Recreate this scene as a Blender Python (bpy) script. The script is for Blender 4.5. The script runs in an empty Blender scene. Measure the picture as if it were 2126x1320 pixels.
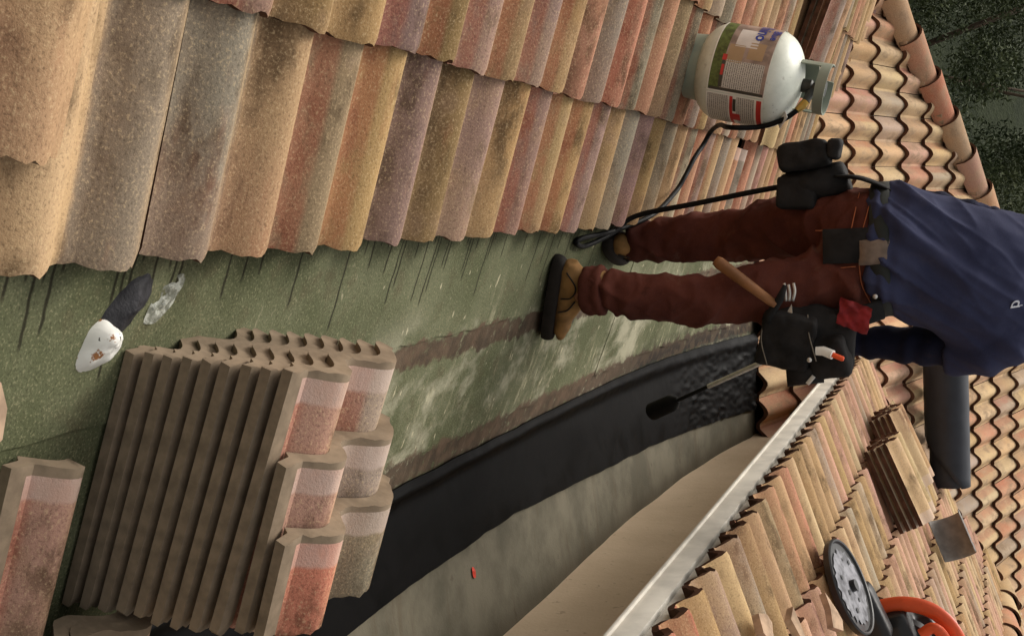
import bpy, bmesh, math, random
import numpy as np
from mathutils import Vector, Matrix, noise
random.seed(7); np.random.seed(7)
scene = bpy.context.scene
C = scene.collection
R = math.radians

# ------------------------------------------------------------------ camera, sky, sun, exposure
CZ = 1.11                      # camera height above the roof deck
cam_d = bpy.data.cameras.new('camera'); cam = bpy.data.objects.new('camera', cam_d); C.objects.link(cam)
pitch, yaw, roll = 0.37159, 0.08611, -0.01782
fw = Vector((math.sin(yaw)*math.cos(pitch), math.cos(yaw)*math.cos(pitch), -math.sin(pitch)))
rt = Vector((math.cos(yaw), -math.sin(yaw), 0)); up = rt.cross(fw)
r2 = math.cos(roll)*rt + math.sin(roll)*up; u2 = -math.sin(roll)*rt + math.cos(roll)*up
# the photograph is turned a quarter: picture right is up in the place
M = Matrix((u2, -r2, -fw)).transposed().to_4x4(); M.translation = Vector((0, 0, CZ))
cam.matrix_world = M
cam_d.sensor_width = 36; cam_d.lens = 41.9; cam_d.clip_start = 0.02; cam_d.clip_end = 500
scene.camera = cam

SUN_EL, SUN_AZ = R(54), R(-38)      # azimuth measured from +Y towards +X
world = bpy.data.worlds.new('World'); scene.world = world; world.use_nodes = True
wn = world.node_tree; wn.nodes.clear()
sky = wn.nodes.new('ShaderNodeTexSky'); sky.sky_type = 'NISHITA'; sky.sun_disc = False
sky.sun_elevation = SUN_EL; sky.sun_rotation = SUN_AZ; sky.air_density = 2.0; sky.dust_density = 6.0
hs = wn.nodes.new('ShaderNodeHueSaturation'); hs.inputs['Saturation'].default_value = 0.22
warm = wn.nodes.new('ShaderNodeMix'); warm.data_type = 'RGBA'; warm.blend_type = 'MULTIPLY'; warm.inputs[0].default_value = 1.0
warm.inputs[7].default_value = (1.0, 0.972, 0.935, 1)
bg = wn.nodes.new('ShaderNodeBackground'); bg.inputs[1].default_value = 0.14
wo = wn.nodes.new('ShaderNodeOutputWorld')
wn.links.new(sky.outputs[0], hs.inputs['Color']); wn.links.new(hs.outputs[0], warm.inputs[6])
wn.links.new(warm.outputs[2], bg.inputs[0]); wn.links.new(bg.outputs[0], wo.inputs[0])
sd = bpy.data.lights.new('sun', 'SUN'); sd.energy = 1.5; sd.angle = R(24); sd.color = (1.0, 0.955, 0.90)
so = bpy.data.objects.new('sun', sd); C.objects.link(so)
sdir = Vector((math.sin(SUN_AZ)*math.cos(SUN_EL), math.cos(SUN_AZ)*math.cos(SUN_EL), math.sin(SUN_EL)))
so.rotation_euler = sdir.to_track_quat('Z', 'Y').to_euler(); so.location = sdir*20
scene.view_settings.view_transform = 'Standard'; scene.view_settings.look = 'None'
scene.view_settings.gamma = 1.0; scene.view_settings.exposure = 0.22
scene.render.engine = 'CYCLES'

# ------------------------------------------------------------------ helpers
def lin(c):
    o = []
    for v in c[:3]:
        v = v/255.0
        o.append(v/12.92 if v <= .04045 else ((v+.055)/1.055)**2.4)
    return tuple(o) + (1.0,)

class NT:
    """small wrapper for building a node material"""
    def __init__(s, name):
        s.m = bpy.data.materials.new(name); s.m.use_nodes = True; s.t = s.m.node_tree; s.t.nodes.clear()
        s.out = s.t.nodes.new('ShaderNodeOutputMaterial'); s.b = s.t.nodes.new('ShaderNodeBsdfPrincipled')
        s.t.links.new(s.b.outputs[0], s.out.inputs[0]); s._co = None
    def n(s, typ, **kw):
        nd = s.t.nodes.new(typ)
        for k, v in kw.items(): setattr(nd, k, v)
        return nd
    def l(s, a, b): s.t.links.new(a, b)
    def co(s, kind='Object'):
        nd = s.n('ShaderNodeTexCoord'); return nd.outputs[kind]
    def geo(s): return s.n('ShaderNodeNewGeometry').outputs['Position']
    def sep(s, v):
        nd = s.n('ShaderNodeSeparateXYZ'); s.l(v, nd.inputs[0]); return nd.outputs
    def val(s, x, inp):
        if hasattr(x, 'links'): s.l(x, inp)
        else: inp.default_value = x
    def math(s, op, a, b=0.0, c=None):
        nd = s.n('ShaderNodeMath', operation=op); s.val(a, nd.inputs[0]); s.val(b, nd.inputs[1])
        if c is not None: s.val(c, nd.inputs[2])
        return nd.outputs[0]
    def noise(s, co, scale, detail=3, rough=.55, off=None, stretch=None, dist=0.0):
        if stretch or off is not None:
            mp = s.n('ShaderNodeMapping'); s.l(co, mp.inputs[0])
            if stretch: mp.inputs['Scale'].default_value = stretch
            if off is not None: s.val(off, mp.inputs['Location'])
            co = mp.outputs[0]
        nd = s.n('ShaderNodeTexNoise'); s.l(co, nd.inputs['Vector']); nd.inputs['Scale'].default_value = scale
        nd.inputs['Detail'].default_value = detail; nd.inputs['Roughness'].default_value = rough; nd.inputs['Distortion'].default_value = dist
        return nd.outputs['Fac']
    def ramp(s, f, a, b, lo=0.0, hi=1.0):
        nd = s.n('ShaderNodeMapRange', interpolation_type='SMOOTHSTEP'); s.val(f, nd.inputs[0])
        nd.inputs[1].default_value = a; nd.inputs[2].default_value = b; nd.inputs[3].default_value = lo; nd.inputs[4].default_value = hi
        return nd.outputs[0]
    def mix(s, f, a, b, mode='MIX'):
        nd = s.n('ShaderNodeMix', data_type='RGBA', blend_type=mode); s.val(f, nd.inputs[0])
        s.val(a, nd.inputs[6]); s.val(b, nd.inputs[7]); return nd.outputs[2]
    def bump(s, h, strength=.3, dist=.002, nrm=None):
        nd = s.n('ShaderNodeBump'); s.l(h, nd.inputs['Height']); nd.inputs['Strength'].default_value = strength
        nd.inputs['Distance'].default_value = dist
        if nrm is not None: s.l(nrm, nd.inputs['Normal'])
        return nd.outputs[0]
    def fin(s, col, rough=.9, nrm=None, spec=.3, metal=0.0):
        s.val(col, s.b.inputs['Base Color']); s.val(rough, s.b.inputs['Roughness']); s.b.inputs['Metallic'].default_value = metal
        s.b.inputs['Specular IOR Level'].default_value = spec
        if nrm is not None: s.l(nrm, s.b.inputs['Normal'])
        return s.m

def simple(name, rgb, rough=.7, var=.15, scale=30, bump=.15, spec=.3, metal=0.0, bdist=.002):
    k = NT(name); co = k.co(); c = lin(rgb)
    n1 = k.noise(co, scale, 4); n2 = k.noise(co, scale*6, 2)
    d = tuple(v*(1-var*1.6) for v in c[:3]) + (1,); l = tuple(min(1, v*(1+var)) for v in c[:3]) + (1,)
    col = k.mix(k.ramp(n1, .3, .7), d, l)
    return k.fin(col, k.ramp(n1, .2, .8, max(.02, rough-.1), min(1, rough+.1)), k.bump(k.math('ADD', n1, k.math('MULTIPLY', n2, .4)), bump, bdist), spec, metal)

def mesh(name, V, F, mat=None, parent=None, smooth=True, link=True, slots=None, fm=None):
    me = bpy.data.meshes.new(name); me.from_pydata([tuple(map(float, v)) for v in V], [], [tuple(int(i) for i in f) for f in F]); me.update()
    for m in (slots if slots else ([mat] if mat else [])): me.materials.append(m)
    if fm is not None: me.polygons.foreach_set('material_index', list(fm))
    me.polygons.foreach_set('use_smooth', [smooth]*len(me.polygons))
    o = bpy.data.objects.new(name, me)
    if link: C.objects.link(o)
    if parent is not None: o.parent = parent
    return o
def sharp(o, ang=35):
    me = o.data
    bm = bmesh.new(); bm.from_mesh(me); a = R(ang)
    for e in bm.edges:
        if len(e.link_faces) == 2 and e.calc_face_angle(0) > a: e.smooth = False
    bm.to_mesh(me); bm.free(); return o
def tag(o, label, cat, group=None, kind=None):
    o['label'] = label
    if cat: o['category'] = cat
    if group: o['group'] = group
    if kind: o['kind'] = kind
    return o
def empty(name, loc=(0, 0, 0), label=None, cat=None, group=None, mat=None):
    o = bpy.data.objects.new(name, None); C.objects.link(o); o.empty_display_size = .05
    if mat is not None: o.matrix_world = mat
    else: o.location = loc
    if label: tag(o, label, cat, group)
    return o

class G:
    """collects geometry for one mesh"""
    def __init__(s): s.V = []; s.F = []
    def add(s, V, F):
        b = len(s.V); s.V += [tuple(v) for v in V]; s.F += [tuple(i+b for i in f) for f in F]; return s
    def box(s, c, d, rot=None, bev=0.0):
        bm = bmesh.new(); bmesh.ops.create_cube(bm, size=1)
        for v in bm.verts: v.co = Vector((v.co.x*d[0], v.co.y*d[1], v.co.z*d[2]))
        if bev > 0: bmesh.ops.bevel(bm, geom=bm.edges[:], offset=bev, segments=2, affect='EDGES', profile=.6)
        for v in bm.verts:
            p = v.co
            if rot is not None: p = rot @ p
            v.co = p + Vector(c)
        bm.verts.index_update()
        s.add([v.co.copy() for v in bm.verts], [[v.index for v in f.verts] for f in bm.faces]); bm.free(); return s
    def tube(s, P, rad, n=12, cap=True, up=None, flat=None):
        P = [Vector(p) for p in P]; m = len(P)
        if not hasattr(rad, '__len__'): rad = [rad]*m
        t0 = (P[1]-P[0]).normalized()
        a = Vector(up) if up else (Vector((0, 0, 1)) if abs(t0.z) < .9 else Vector((1, 0, 0)))
        x = (a - t0*a.dot(t0)).normalized(); V = []
        for i in range(m):
            t = (P[min(i+1, m-1)]-P[max(i-1, 0)]).normalized()
            x = (x - t*x.dot(t)).normalized(); y = t.cross(x)
            rr = rad[i]; rx, ry = (rr if hasattr(rr, '__len__') else (rr, rr))
            for k in range(n):
                th = 2*math.pi*k/n; V.append(P[i] + x*(rx*math.cos(th)) + y*(ry*math.sin(th)))
        F = [(i*n+k, i*n+(k+1) % n, (i+1)*n+(k+1) % n, (i+1)*n+k) for i in range(m-1) for k in range(n)]
        if cap: F += [tuple(range(n-1, -1, -1)), tuple((m-1)*n+k for k in range(n))]
        return s.add(V, F)
    def lathe(s, prof, n=40, mat=None):
        V = []; F = []
        for r_, z in prof:
            for k in range(n):
                th = 2*math.pi*k/n; V.append(Vector((r_*math.cos(th), r_*math.sin(th), z)))
        m = len(prof)
        F = [(i*n+k, i*n+(k+1) % n, (i+1)*n+(k+1) % n, (i+1)*n+k) for i in range(m-1) for k in range(n)]
        if mat is not None: V = [mat @ v for v in V]
        return s.add(V, F)
    def build(s, name, mat, parent=None, smooth=True, ang=None):
        o = mesh(name, s.V, s.F, mat, parent, smooth)
        if ang: sharp(o, ang)
        return o

def smooth_path(P, per=8):
    P = [Vector(p) for p in P]; Q = [P[0]*2-P[1]] + P + [P[-1]*2-P[-2]]; out = []
    for i in range(1, len(Q)-2):
        for k in range(per):
            t = k/per; a, b, c, d = Q[i-1], Q[i], Q[i+1], Q[i+2]
            out.append(.5*((2*b)+(c-a)*t+(2*a-5*b+4*c-d)*t*t+(3*b-a-3*c+d)*t**3))
    out.append(P[-1]); return out
def fbm(p, o=3):
    v = 0; a = 1
    for i in range(o): v += a*noise.noise(p); p = p*2.03; a *= .5
    return v

def remeshed(name, g, voxel, mat, parent, it=6, disp=None, fac=.5):
    """one continuous skin round overlapping lofts"""
    tmp = mesh('tmp', g.V, g.F)
    md = tmp.modifiers.new('r', 'REMESH'); md.mode = 'VOXEL'; md.voxel_size = voxel
    ms = tmp.modifiers.new('s', 'SMOOTH'); ms.iterations = it; ms.factor = fac
    dg = bpy.context.evaluated_depsgraph_get(); ev = tmp.evaluated_get(dg)
    me = bpy.data.meshes.new_from_object(ev); bpy.data.objects.remove(tmp)
    me.name = name; me.materials.clear(); me.materials.append(mat)
    if disp:
        N = [v.normal.copy() for v in me.vertices]
        for v, n in zip(me.vertices, N): v.co = v.co + n*disp(v.co, n)
        me.update()
    me.polygons.foreach_set('use_smooth', [True]*len(me.polygons))
    o = bpy.data.objects.new(name, me); C.objects.link(o); o.parent = parent; return o

# ------------------------------------------------------------------ materials
def tile_material(name, dust=0.0):
    k = NT(name); co = k.co(); x, y, z = k.sep(co)
    oi = k.n('ShaderNodeObjectInfo'); ca = oi.outputs['Color']; rnd = oi.outputs['Random']
    at = k.n('ShaderNodeAttribute', attribute_type='OBJECT', attribute_name='col_b'); cb = at.outputs['Color']
    off = k.n('ShaderNodeCombineXYZ'); k.l(k.math('MULTIPLY', rnd, 37.0), off.inputs[0]); k.l(k.math('MULTIPLY', rnd, 91.0), off.inputs[1])
    o = off.outputs[0]
    big = k.noise(co, 5.5, 3, .6, o, (1.0, 2.2, 1.0)); mid = k.noise(co, 17, 4, .65, o, (.75, 1.5, 1.0)); fine = k.noise(co, 210, 2, .7, o); fine2 = k.noise(co, 480, 1, .5, o)
    edge = k.noise(co, 30, 2, .5, o)
    sel = k.ramp(k.math('ADD', y, k.math('MULTIPLY', k.math('SUBTRACT', edge, .5), .02)), .150, .170)
    col = k.mix(sel, ca, cb)
    # paler on the high-y half of each roll, darker brown on the low-y half
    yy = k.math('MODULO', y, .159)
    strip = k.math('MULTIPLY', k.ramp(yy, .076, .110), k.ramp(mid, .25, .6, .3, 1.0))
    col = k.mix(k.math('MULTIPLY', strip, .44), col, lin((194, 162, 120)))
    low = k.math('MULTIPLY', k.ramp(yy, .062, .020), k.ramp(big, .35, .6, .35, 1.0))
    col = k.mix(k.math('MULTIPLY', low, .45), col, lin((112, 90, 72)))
    swap = k.ramp(k.noise(co, 3.6, 3, .6, o, (1.6, 1.0, 1.0)), .50, .72)
    col = k.mix(k.math('MULTIPLY', swap, .28), col, k.mix(k.ramp(mid, .4, .6), lin((150, 122, 108)), lin((172, 140, 98))))
    smoke = k.math('MULTIPLY', k.ramp(big, .46, .66), k.ramp(mid, .36, .62))
    col = k.mix(k.math('MULTIPLY', smoke, .72), col, lin((66, 50, 34)))
    endm = k.math('MULTIPLY', k.ramp(k.math('ADD', x, k.math('MULTIPLY', k.math('SUBTRACT', mid, .5), .22)), -.24, -.05), k.ramp(k.math('FRACT', k.math('MULTIPLY', rnd, 7.3)), .35, .55))
    col = k.mix(k.math('MULTIPLY', endm, .26), col, k.mix(k.math('GREATER_THAN', k.math('FRACT', k.math('MULTIPLY', rnd, 3.7)), .5), lin((158, 112, 92)), lin((190, 160, 122))))
    rs = k.math('MULTIPLY', k.math('MULTIPLY', k.ramp(yy, .052, .040), k.ramp(mid, .3, .55, .3, 1.0)), k.math('GREATER_THAN', k.math('FRACT', k.math('MULTIPLY', rnd, 11.9)), .62))
    col = k.mix(k.math('MULTIPLY', rs, .38), col, lin((172, 92, 72)))
    pinkish = k.ramp(k.noise(co, 9, 3, .6, o, (.6, 2.5, 1)), .60, .78)
    col = k.mix(k.math('MULTIPLY', pinkish, .16), col, lin((176, 104, 80)))
    # the lapped head, never exposed, is smooth and pale
    head = k.ramp(k.math("ADD", x, k.math("MULTIPLY", k.math("SUBTRACT", edge, .5), .012)), -.376, -.368, 1.0, 0.0)
    pale = k.mix(k.ramp(mid, .35, .65), k.mix(.5, col, lin((205, 180, 165))), k.mix(.75, col, lin((198, 178, 166))))
    col = k.mix(k.math('MULTIPLY', head, .78), col, pale)
    speck = k.math('MULTIPLY', k.math('SUBTRACT', 1.0, head), 1.0)
    col = k.mix(k.math('MULTIPLY', k.ramp(fine, .52, .72), k.math('MULTIPLY', speck, .34)), col, lin((222, 196, 154)), 'MIX')
    col = k.mix(k.math('MULTIPLY', k.ramp(fine, .46, .30), k.math('MULTIPLY', speck, .40)), col, lin((58, 46, 36)))
    if dust: col = k.mix(k.math('MULTIPLY', k.ramp(big, .35, .65), dust), col, lin((196, 170, 140)))
    h = k.math('ADD', k.math('MULTIPLY', fine, 1.0), k.math('ADD', k.math('MULTIPLY', mid, 1.2), k.math('MULTIPLY', fine2, .4)))
    return k.fin(col, .93, k.bump(h, .5, .0018), .15)
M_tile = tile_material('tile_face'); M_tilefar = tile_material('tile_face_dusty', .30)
M_core = simple('tile_core', (134, 118, 99), .95, .14, 30, .35, .1, bdist=.0015)
M_lip = simple('tile_lip_weathered', (80, 55, 42), .95, .25, 18, .5, .1, bdist=.004)
M_mortar = simple('mortar', (150, 124, 100), .95, .25, 16, .7, .1, bdist=.006)
M_felt = simple('dark_felt', (38, 34, 30), .95, .3, 20, .4, .1)

def deck_material():
    k = NT('green_cap_sheet'); p = k.geo(); x, y, z = k.sep(p)
    n1 = k.noise(p, 3.2, 5, .6); n2 = k.noise(p, 14, 5, .65); gr = k.noise(p, 230, 2, .6); gr2 = k.noise(p, 60, 3, .7)
    col = k.mix(k.ramp(n1, .34, .66), lin((82, 86, 60)), lin((105, 107, 81)))
    col = k.mix(k.math('MULTIPLY', k.ramp(n2, .5, .75), .5), col, lin((86, 76, 56)))
    col = k.mix(k.math('MULTIPLY', k.ramp(gr, .55, .70), .45), col, lin((160, 154, 120)))
    col = k.mix(k.math('MULTIPLY', k.ramp(gr, .45, .30), .55), col, lin((48, 48, 32)))
    wob = k.math('MULTIPLY', k.math('SUBTRACT', n2, .5), .10)
    xx = k.math('ADD', x, wob)
    # wash where water ran over the sheets: pale streaks down the fall
    sy = k.noise(p, 11, 6, .75, None, (.8, 2.4, .8), .3); sy2 = k.noise(p, 1.6, 3, .6)
    stre = k.math('MULTIPLY', k.ramp(sy, .52, .70), k.math('MULTIPLY', k.ramp(sy2, .42, .58), k.ramp(x, .08, .36)))
    stre = k.math('MULTIPLY', stre, k.ramp(y, 1.9, 2.6))
    col = k.mix(k.math('MULTIPLY', stre, .8), col, lin((196, 188, 156)))
    wash = k.math('MULTIPLY', k.math('MULTIPLY', k.ramp(x, .15, .32), k.ramp(k.noise(p, 2.6, 5, .7, None, (1.3, .9, 1), .2), .47, .66)), k.ramp(y, 2.0, 2.7))
    col = k.mix(k.math('MULTIPLY', wash, .62), col, lin((190, 184, 160)))
    chips = k.math('MULTIPLY', k.ramp(k.noise(p, 38, 2, .5, None, (.5, 1.2, 1)), .69, .74), k.ramp(y, 1.4, 2.6))
    col = k.mix(k.math('MULTIPLY', chips, .75), col, lin((196, 186, 156)))
    # bare rusty laps
    def band(c, w):
        d = k.math('ABSOLUTE', k.math('SUBTRACT', xx, c)); return k.ramp(d, w, w*.62)
    ed = k.noise(p, 26, 4, .7)
    b1 = k.math('MULTIPLY', band(.305, .038), k.ramp(y, 2.0, 2.5)); b2 = k.math('MULTIPLY', band(.625, .048), k.ramp(y, 1.9, 2.4))
    b = k.math('MULTIPLY', k.math('MAXIMUM', b1, b2), k.ramp(ed, .28, .44))
    brown = k.mix(k.ramp(n2, .35, .65), lin((70, 57, 46)), lin((98, 79, 64)))
    col = k.mix(k.math('MULTIPLY', b, .93), col, brown)
    # drip stains under the tile ends; deck also darker towards the eave
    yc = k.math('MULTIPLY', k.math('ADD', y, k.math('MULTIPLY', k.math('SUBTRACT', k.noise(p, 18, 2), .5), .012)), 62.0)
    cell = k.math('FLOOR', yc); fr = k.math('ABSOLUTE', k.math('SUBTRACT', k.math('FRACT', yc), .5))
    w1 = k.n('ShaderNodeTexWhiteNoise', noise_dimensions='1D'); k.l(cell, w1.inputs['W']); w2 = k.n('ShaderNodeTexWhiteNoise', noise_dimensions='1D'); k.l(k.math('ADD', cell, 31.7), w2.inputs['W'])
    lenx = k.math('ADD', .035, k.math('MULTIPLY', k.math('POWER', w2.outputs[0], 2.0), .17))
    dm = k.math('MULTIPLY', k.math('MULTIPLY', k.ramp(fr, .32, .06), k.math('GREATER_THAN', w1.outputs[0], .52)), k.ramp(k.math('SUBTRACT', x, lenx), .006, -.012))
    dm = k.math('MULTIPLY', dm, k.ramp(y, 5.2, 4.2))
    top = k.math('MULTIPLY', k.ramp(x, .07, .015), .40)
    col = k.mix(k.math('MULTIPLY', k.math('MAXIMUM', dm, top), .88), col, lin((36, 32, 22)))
    # tar licked up over the sheet beside the new membrane
    tar = k.math('MULTIPLY', k.math('MULTIPLY', k.ramp(x, .50, .66), k.ramp(y, 4.3, 5.2)), k.ramp(n2, .40, .58))
    col = k.mix(k.math('MULTIPLY', tar, .85), col, lin((30, 29, 28)))
    h = k.math('ADD', gr, k.math('ADD', k.math('MULTIPLY', n2, 1.3), k.math('MULTIPLY', gr2, .8)))
    return k.fin(col, .93, k.bump(h, .5, .0025), .2)
M_deck = deck_material()
def floor_material():
    k = NT('grey_base_sheet'); p = k.geo(); x, y, z = k.sep(p)
    n1 = k.noise(p, 4, 5, .6); n2 = k.noise(p, 16, 4, .65); st = k.noise(p, 7, 4, .65, None, (.35, 2.6, .35), .4)
    col = k.mix(k.ramp(n1, .35, .65), lin((80, 76, 63)), lin((106, 100, 85)))
    col = k.mix(k.math('MULTIPLY', k.ramp(st, .52, .72), .55), col, lin((84, 74, 58)))
    col = k.mix(k.math('MULTIPLY', k.ramp(n2, .62, .75), .6), col, lin((66, 58, 46)))
    col = k.mix(k.math('MULTIPLY', k.ramp(k.math('ADD', x, k.math('MULTIPLY', n2, .05)), 1.20, 1.27), .5), col, lin((70, 62, 48)))
    return k.fin(col, .85, k.bump(k.math('ADD', n2, k.noise(p, 120, 2)), .35, .003), .25)
M_floor = floor_material()
def tar_material():
    k = NT('black_torch_membrane'); p = k.geo(); x, y, z = k.sep(p)
    n1 = k.noise(p, 7, 5, .65); n2 = k.noise(p, 40, 4, .7)
    col = k.mix(k.ramp(n1, .3, .7), lin((7, 7, 7)), lin((13, 12, 12)))
    dust = k.math('MULTIPLY', k.ramp(k.noise(p, 55, 4, .8), .64, .76), k.ramp(k.noise(p, 5, 3), .54, .7))
    col = k.mix(k.math('MULTIPLY', dust, .35), col, lin((90, 84, 76)))
    return k.fin(col, k.ramp(n1, .3, .7, .40, .62), k.bump(k.math('ADD', n1, k.math('MULTIPLY', n2, .5)), .15, .003), .05)
M_tar = tar_material()
def stucco_material():
    k = NT('beige_stucco'); p = k.geo(); n1 = k.noise(p, 2.2, 4, .6); n2 = k.noise(p, 90, 3, .65); n3 = k.noise(p, 24, 3, .6)
    col = k.mix(k.ramp(n1, .3, .7), lin((196, 174, 146)), lin((210, 188, 160)))
    col = k.mix(k.math('MULTIPLY', k.ramp(n3, .64, .72), .4), col, lin((120, 104, 86)))
    return k.fin(col, .92, k.bump(k.math('ADD', n2, n3), .4, .004), .15)
M_stucco = stucco_material()
M_white = simple('white_trim_paint', (206, 201, 190), .85, .10, 9, .2, .12)

# ------------------------------------------------------------------ the clay-coloured concrete roof tile
TW, RW, EX, TL = .318, .159, .359, .425       # width, roll, exposure, length
TH, RISE = .015, .053
PAN = .030
def prof(y):
    y = y % RW if y < TW-1e-6 else RW
    h = PAN/2
    if y < h or y > RW-h: return 0.0
    u = (y-h)/(RW-PAN)
    return RISE*math.sin(math.pi*u)**1.15
def make_tile(seed, mats, seg=20, detail=1, ragged=.004, bare=0.0, shelf=0.0, keep_len=None):
    """local: x = -TL (head) .. 0 (lip), y = 0..TW, z up from the pan"""
    rng = random.Random(seed); g = .0021
    def pf(y):
        if shelf and y < shelf: return 0.0
        return prof((y-shelf)*RW/(RW-shelf)) if (shelf and y < RW) else prof(y)
    ys = [g + (TW-2*g)*i/seg for i in range(seg+1)]
    xs = [-TL, -.29, -.12, -.012, 0.0] if detail else [-TL, -.2, 0.0]
    if shelf: xs = [-TL, -TL+.016]+xs[1:]
    if keep_len: xs = [-TL, -TL+.012, -TL+keep_len*.4, -TL+keep_len*.97, -TL+keep_len]
    nx = len(xs); V = []
    lip = [rng.uniform(-1, 1)*ragged for _ in ys]
    for a, x in enumerate(xs):
        for i, y in enumerate(ys):
            dx = lip[i] if a == nx-1 else (rng.uniform(-1, 1)*ragged*.5 if a == 0 else 0)
            dz = -.003 if (detail and a == nx-1) else 0.0
            if i in (0, seg): dz -= .0025
            V.append((x+dx, y, pf(y)+dz))
    nt = len(V)
    for a, x in enumerate(xs):
        for i, y in enumerate(ys):
            dx = lip[i] if a == nx-1 else 0
            V.append((x+dx, y, (pf(y)*.94-TH) if not shelf else (pf(y)-(TH if y < shelf+.006 else .0312))))
    F = []; fm = []; w = seg+1
    for a in range(nx-1):
        for i in range(seg):
            F.append((a*w+i, (a+1)*w+i, (a+1)*w+i+1, a*w+i+1)); fm.append(1 if (ys[i] < bare or (shelf and a == 0)) else 0)
            F.append((nt+a*w+i, nt+a*w+i+1, nt+(a+1)*w+i+1, nt+(a+1)*w+i)); fm.append(1)
    for i in range(seg):
        F.append((i, i+1, nt+i+1, nt+i)); fm.append(1)
        b = (nx-1)*w; F.append((b+i, nt+b+i, nt+b+i+1, b+i+1)); fm.append(1)
    for a in range(nx-1):
        F.append((a*w, nt+a*w, nt+(a+1)*w, (a+1)*w)); fm.append(1)
        e = seg; F.append((a*w+e, (a+1)*w+e, nt+(a+1)*w+e, nt+a*w+e)); fm.append(1)
    o = mesh('tile', V, F, None, None, True, False, mats, fm); sharp(o, 40); return o.data
RISE = .043
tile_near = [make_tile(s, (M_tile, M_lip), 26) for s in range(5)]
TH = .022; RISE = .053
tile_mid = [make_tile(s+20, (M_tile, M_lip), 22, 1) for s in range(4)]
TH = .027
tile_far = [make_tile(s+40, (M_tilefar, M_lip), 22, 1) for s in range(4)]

TH = .015
PAL = dict(mauve=(142, 116, 106), gold=(164, 134, 92), dkgold=(136, 110, 74), salmon=(178, 126, 100), grey=(136, 124, 108), olive=(140, 122, 92),
           cream=(194, 162, 122), red=(160, 98, 78), coral=(190, 120, 98), tan=(176, 144, 108), pink=(184, 142, 124), rose=(164, 120, 106), buff=(190, 164, 128), stone=(164, 148, 130))
def jig(c, a=.10):
    l = lin(c); f = 1+random.uniform(-a, a); return tuple(max(0, v*f*(1+random.uniform(-.05, .05))) for v in l[:3])
def put_tile(me, mat, ca, cb, parent, name='tile'):
    o = bpy.data.objects.new(name, me); C.objects.link(o); o.parent = parent; o.matrix_world = mat
    o.color = jig(PAL[ca])+(1,); o['col_b'] = [float(v) for v in jig(PAL[cb])]
    return o
def frame(d, a, n, p):
    m = Matrix((d, a, n)).transposed().to_4x4(); m.translation = p; return m
def slope_frame(d, a, n, p, lift=.019):
    """tile lying on the course below: head dips under"""
    t = math.atan2(lift, EX); d2 = d*math.cos(t) + n*math.sin(t); n2 = n*math.cos(t) - d*math.sin(t)
    return frame(d2, a, n2, p)
def jitter(m, s=1.0):
    return m @ Matrix.Translation((random.uniform(-.004, .004)*s, random.uniform(-.0015, .0015)*s, random.uniform(-.0015, .002)*s)) @ Matrix.Rotation(random.uniform(-.006, .006)*s, 4, 'Z') @ Matrix.Rotation(random.uniform(-.008, .008)*s, 4, 'Y')

TLs, TRs, TFs = .402, .41, .414
def zleft(x): return .03 - TLs*(x-.0216)
def zright(x): return .42 + TRs*(x-.94)
def zfar(y): return -.029 + TFs*(y-6.54)
def vec(t): c = math.cos(math.atan(t)); return c, c*t
cl, sl = vec(TLs); DL, AL, NL = Vector((cl, 0, -sl)), Vector((0, 1, 0)), Vector((sl, 0, cl))
cr_, sr_ = vec(TRs); DR, AR, NR = Vector((-cr_, 0, -sr_)), Vector((0, -1, 0)), Vector((-sr_, 0, cr_))
cf, sf = vec(TFs); DF, AF, NF = Vector((0, -cf, -sf)), Vector((1, 0, 0)), Vector((0, -sf, cf))

# ------------------------------------------------------------------ deck surface
def zl0(x):
    return .03-.058-TLs*(x-.0216) if x <= .7 else (.03-.058-TLs*(.7-.0216))+.10*(x-.7)
def deckz(x, y):
    g = min(max((y-4.2)/2.35, 0), 1)**2.6; a = zl0(x); b = a if x < 0 else -.02-.03*x
    z = a*(1-g)+b*g
    if y > 6.5: z = max(z, zfar(y)-.07)
    return z
def sheet(name, x0, x1, y0, y1, nx, ny, lift, mat, parent, rag0=0, rag1=0, thick=.006, fz=None, seed=0):
    V = []; F = []
    for j in range(ny+1):
        y = y0+(y1-y0)*j/ny
        a = (x0(y) if callable(x0) else x0) + rag0*fbm(Vector((seed, y*7, .3)), 3); b = (x1(y) if callable(x1) else x1) + rag1*fbm(Vector((seed+5, y*7, 1.3)), 3)
        for i in range(nx+1):
            t = i/nx; x = a+(b-a)*t; V.append((x, y, deckz(x, y)+lift+(fz(x, y, t) if fz else 0)))
    w = nx+1; n = len(V); V += [(x, y, z-thick) for x, y, z in V]
    for j in range(ny):
        for i in range(nx): F.append((j*w+i, j*w+i+1, (j+1)*w+i+1, (j+1)*w+i))
        F.append((j*w, (j+1)*w, n+(j+1)*w, n+j*w)); F.append((j*w+nx, n+j*w+nx, n+(j+1)*w+nx, (j+1)*w+nx))
    for i in range(nx):
        F.append((i, n+i, n+i+1, i+1)); b = ny*w; F.append((b+i, b+i+1, n+b+i+1, n+b+i))
    o = mesh(name, V, F, mat, parent); sharp(o, 50); return o

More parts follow.
